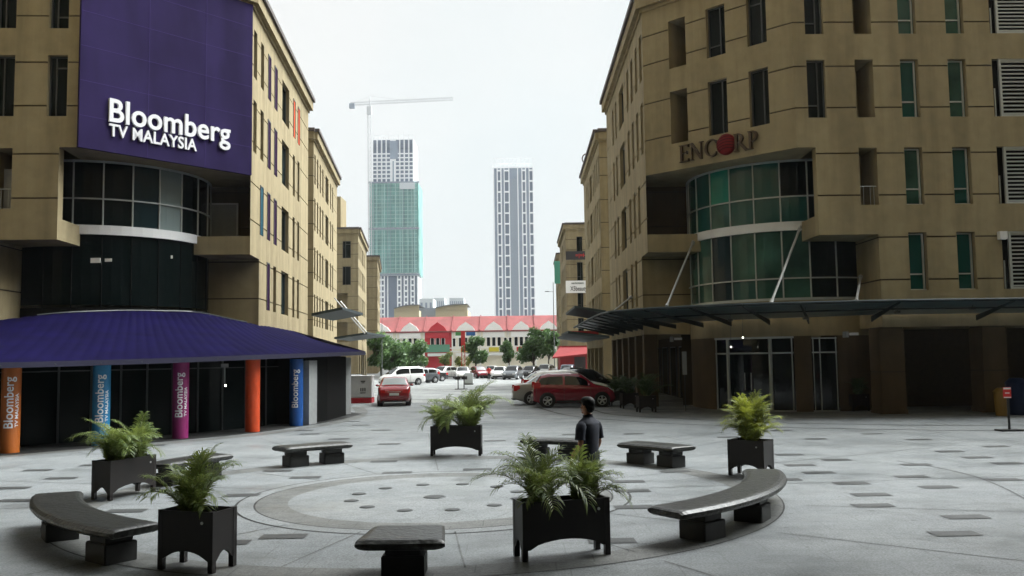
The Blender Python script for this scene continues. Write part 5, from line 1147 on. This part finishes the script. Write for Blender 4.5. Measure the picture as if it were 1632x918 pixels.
c = G(893, 600); car('van', 'paint_blue', 'dark blue van in front of the red shop front', (c.x-.2, 85), R(262), .78)

# ---------------------------------------------------------------- people
def skin_obj(name, verts, edges, matn, parent, sub=2, root=0):
    me = bpy.data.meshes.new(name); me.from_pydata([v[0] for v in verts], edges, []); o = bpy.data.objects.new(name, me); COL.objects.link(o)
    mo = o.modifiers.new('s', 'SKIN'); mo.use_smooth_shade = True
    sv = me.skin_vertices[0].data if me.skin_vertices else None
    if sv is None: me.attributes; bpy.context.view_layer.update()
    if not me.skin_vertices:
        bm = bmesh.new(); bm.from_mesh(me); bm.verts.layers.skin.verify(); bm.to_mesh(me); bm.free()
    sv = me.skin_vertices[0].data
    for i, v in enumerate(verts):
        r_ = v[1]; sv[i].radius = r_ if isinstance(r_, tuple) else (r_, r_); sv[i].use_root = (i == root)
    mo.branch_smoothing = .6; su = o.modifiers.new('u', 'SUBSURF'); su.levels = sub; su.render_levels = sub
    dg = bpy.context.evaluated_depsgraph_get(); me2 = bpy.data.meshes.new_from_object(o.evaluated_get(dg)); me2.name = name
    bpy.data.objects.remove(o); me2.materials.append(MATS[matn]) if not len(me2.materials) else None
    for p_ in me2.polygons: p_.use_smooth = True
    n = bpy.data.objects.new(name, me2); COL.objects.link(n)
    if parent is not None: n.parent = parent
    return n
def person(loc, rz, label, shirt='shirt', trousers='trousers', detail=True, scale=1.0):
    o = thing('person', (0, 0, 0), label, 'person')
    # local: faces +X, left is +Y
    B = [((0, 0, .95), .10), ((0, 0, 1.12), .11), ((-.01, 0, 1.28), .11), ((-.01, 0, 1.40), .07), ((0, 0, 1.50), .055), ((.015, 0, 1.555), .058),
         ((.02, 0, 1.63), .088), ((.01, 0, 1.70), .06)]
    E_ = [(0, 1), (1, 2), (2, 3), (3, 4), (4, 5), (5, 6), (6, 7)]
    for s in (-1, 1):
        k = len(B); bend = .03 if s < 0 else .06
        B += [((-.014, s*.15, 1.375), .04), ((-.02, s*.222, 1.27), .044), ((-.03, s*.245, 1.10), .040), ((.02+bend, s*.255, .97), .034), ((.06+bend, s*.25, .86), .024), ((.075+bend, s*.245, .80), (.018, .038)), ((.085+bend, s*.242, .745), (.014, .036))]
        E_ += [(3, k), (k, k+1), (k+1, k+2), (k+2, k+3), (k+3, k+4), (k+4, k+5), (k+5, k+6)]
        if detail:
            for j, (dx, ln, x0) in enumerate(((.030, .075, .028), (.010, .085, .010), (-.010, .08, -.010), (-.030, .062, -.028))):
                kk = len(B); bx, by, bz = .085+bend, s*.242, .745
                B += [((bx+x0, by, bz-.02), .0095), ((bx+x0+.006, by-s*.006, bz-.02-ln*.5), .0088), ((bx+x0+.002, by-s*.02, bz-.02-ln), .0075)]; E_ += [(k+6, kk), (kk, kk+1), (kk+1, kk+2)]
            kk = len(B); B += [((.11+bend, s*.225, .79), .011), ((.125+bend, s*.215, .755), .010), ((.125+bend, s*.21, .725), .008)]; E_ += [(k+5, kk), (kk, kk+1), (kk+1, kk+2)]
        k2 = len(B); st_ = .04*s
        B += [((0, s*.09, .88), .085), ((.01+st_*.5, s*.10, .50), .055), ((-.02+st_, s*.105, .10), .038), ((.10+st_, s*.115, .04), .035)]; E_ += [(0, k2), (k2, k2+1), (k2+1, k2+2), (k2+2, k2+3)]
    body = skin_obj('body', B, E_, 'skin', o, 2)
    # shirt: lofted torso plus short sleeves
    q = MB(); rg = [(.86, .135, .172), (.90, .134, .172), (1.0, .125, .165), (1.12, .125, .17), (1.24, .13, .183), (1.33, .13, .20), (1.385, .12, .21), (1.42, .10, .185), (1.445, .085, .13), (1.47, .068, .078), (1.49, .066, .072)]
    def tor(u, v):
        x = v*(len(rg)-1); i_ = min(int(x), len(rg)-2); f = x-i_; z, a_, b_ = [lerp(rg[i_][k], rg[i_+1][k], f) for k in range(3)]; t = 2*math.pi*u
        wr_ = 1+.02*math.sin(5*t+z*22)*(1.4-z)*2; return Vector((-.008+a_*wr_*math.cos(t), b_*wr_*(abs(math.sin(t))**.85)*(1 if math.sin(t) > 0 else -1), z+.0))
    q.grid(tor, 32, 30)
    for s in (-1, 1):
        ax = [Vector((-.012, s*.145, 1.385)), Vector((-.014, s*.19, 1.365)), Vector((-.018, s*.22, 1.31)), Vector((-.02, s*.238, 1.24)), Vector((-.022, s*.25, 1.165))]; rr = [.045, .072, .074, .070, .073]
        def slv(u, v, s=s):
            x = v*4; i_ = min(int(x), 3); f = x-i_; c = ax[i_].lerp(ax[i_+1], f); r_ = lerp(rr[i_], rr[i_+1], f); d = (ax[min(i_+1, 4)]-ax[i_]).normalized(); e1_ = Vector((1, 0, 0)); e2_ = d.cross(e1_).normalized(); t = 2*math.pi*u
            return c+(e1_*math.cos(t)*1.05+e2_*math.sin(t)*.9)*r_
        q.grid(slv, 20, 12)
    q.build('shirt', shirt, o, smooth=True)
    Tt = [((0, 0, .95), (.12, .155)), ((0, 0, .86), (.11, .15))]; Te = [(0, 1)]
    for s in (-1, 1):
        k = len(Tt); st_ = .04*s; Tt += [((0, s*.09, .78), .095), ((.01+st_*.5, s*.10, .50), .075), ((-.01+st_, s*.105, .12), .065)]; Te += [(1, k), (k, k+1), (k+1, k+2)]
    skin_obj('trousers', Tt, Te, trousers, o, 2)
    for s in (-1, 1): q = MB(); q.ell((.06+.04*s, s*.11, .045), (.145, .05, .05), 14, 8); q.build('shoe', 'shoe', o, smooth=True)
    if detail:
        q = MB(); q.ell((-.020, 0, 1.668), (.094, .092, .094), 24, 14); q.ell((.012, 0, 1.705), (.088, .078, .058), 20, 12); q.ell((-.045, 0, 1.60), (.06, .066, .07), 16, 10); q.build('hair', 'hair', o, smooth=True)
        q = MB(); q.ell((.10, 0, 1.60), (.020, .013, .022), 8, 6)
        for s in (-1, 1): q.ell((-.002, s*.085, 1.605), (.02, .011, .032), 10, 6)
        q.ell((.093, 0, 1.565), (.012, .022, .008), 8, 5); q.ell((.075, 0, 1.535), (.025, .028, .02), 8, 6); q.build('face', 'skin', o, smooth=True)
        q = MB()
        for s in (-1, 1): q.ell((.092, s*.03, 1.622), (.008, .011, .006), 8, 5)
        q.build('eye', 'eye_white', o, smooth=True)
        q = MB()
        for s in (-1, 1): q.ell((.096, s*.031, 1.641), (.006, .017, .003), 8, 4)
        q.build('eyebrow', 'hair', o)
        q = MB(); q.grid(lambda u, v: (lambda t: Vector((.002+(.066+.006*v)*math.cos(t), (.068+.006*v)*math.sin(t), 1.475+.03*v-.012*math.cos(t))))(2*math.pi*u), 20, 2); q.build('collar', shirt, o, smooth=True)
    else: q = MB(); q.ell((-.005, 0, 1.675), (.095, .088, .075), 12, 8); q.build('hair', 'hair', o, smooth=True)
    o.location = (loc[0], loc[1], .006); o.rotation_euler = (0, 0, rz); o.scale = (scale,)*3; return o
person((1.05, 12.75), R(143), 'dark haired man in a navy short sleeved shirt behind the wide front planter', 'shirt')
c = G(780, 606); person((c.x, 88), R(-100), 'far pedestrian in a dark red top walking among the parked cars, centre right', 'sign_red', 'sign_black', False, .82)
c = G(697, 606); person((c.x, 88), R(-80), 'far pedestrian in dark red standing by the cars left of the signpost', 'kiosk_red', 'sign_black', False, .8)

# ---------------------------------------------------------------- unseen tower behind the camera, its height and roof set to shade the plaza
rb = thing('shade_tower', (0, -9, 0), 'tall tan tower block with a flat entrance roof closing the plaza behind the viewer', 'building')
m = MB(); F = Frame((-45, -9), (1, 0), (0, 1)); hh = [(8+14*k, 10.4+14*k, 4.64+3.33*r_, 6.84+3.33*r_, 'win') for k in range(6) for r_ in range(15)]
wall(m, F, 0, 90, 0, 95, hh, grooves=[5.02+3.33*k for k in range(15)]); m.box(-45, 45, -25, -9.6, 0, 95); m.build('wall', ['stucco', 'joint'], rb)
for h in hh: window(F, h, 'dark', rb, None)
m = MB(); m.box(-30, 30, -8.95, 14.5, 11.6, 12.3); m.build('shade_roof', 'stucco', rb)  # unseen slab added overhead to darken the near paving
for x in (-20, -13, -6.5, 6.5, 13, 20): m = MB(); m.tube((x, 2.4, 0), (x, 2.4, 11.6), .35, n=20); m.build('column', 'stucco', rb)

def sky_blocker(x0, x1, face, h, label):  # unseen flanking blocks, added to keep sky light off the front walls
    o = thing('office_building', ((x0+x1)/2, 10, 0), label, 'building'); m = MB(); rows_b = [(4.64+3.33*k, 6.84+3.33*k) for k in range(int((h-6)/3.33))]
    F = Frame((face, -8), (0, 1), (1 if face == x1 else -1, 0)); hh = [(3+6*k, 4.4+6*k, a, b, 'win') for k in range(6) for a, b in rows_b]
    wall(m, F, 0, 36, 0, h, hh, grooves=[5.02+3.33*k for k in range(len(rows_b))])
    if face == x1: m.box(x0, x1-.6, -8, 28, 0, h)
    else: m.box(x0+.6, x1, -8, 28, 0, h)
    m.build('wall', ['stucco', 'joint'], o)
    for q in hh: window(F, q, 'dark', o, None)
sky_blocker(-50, -33, -33, 42, 'tan office building closing the left side of the plaza')
sky_blocker(31, 48, 31, 24, 'lower tan office building closing the right side of the plaza')
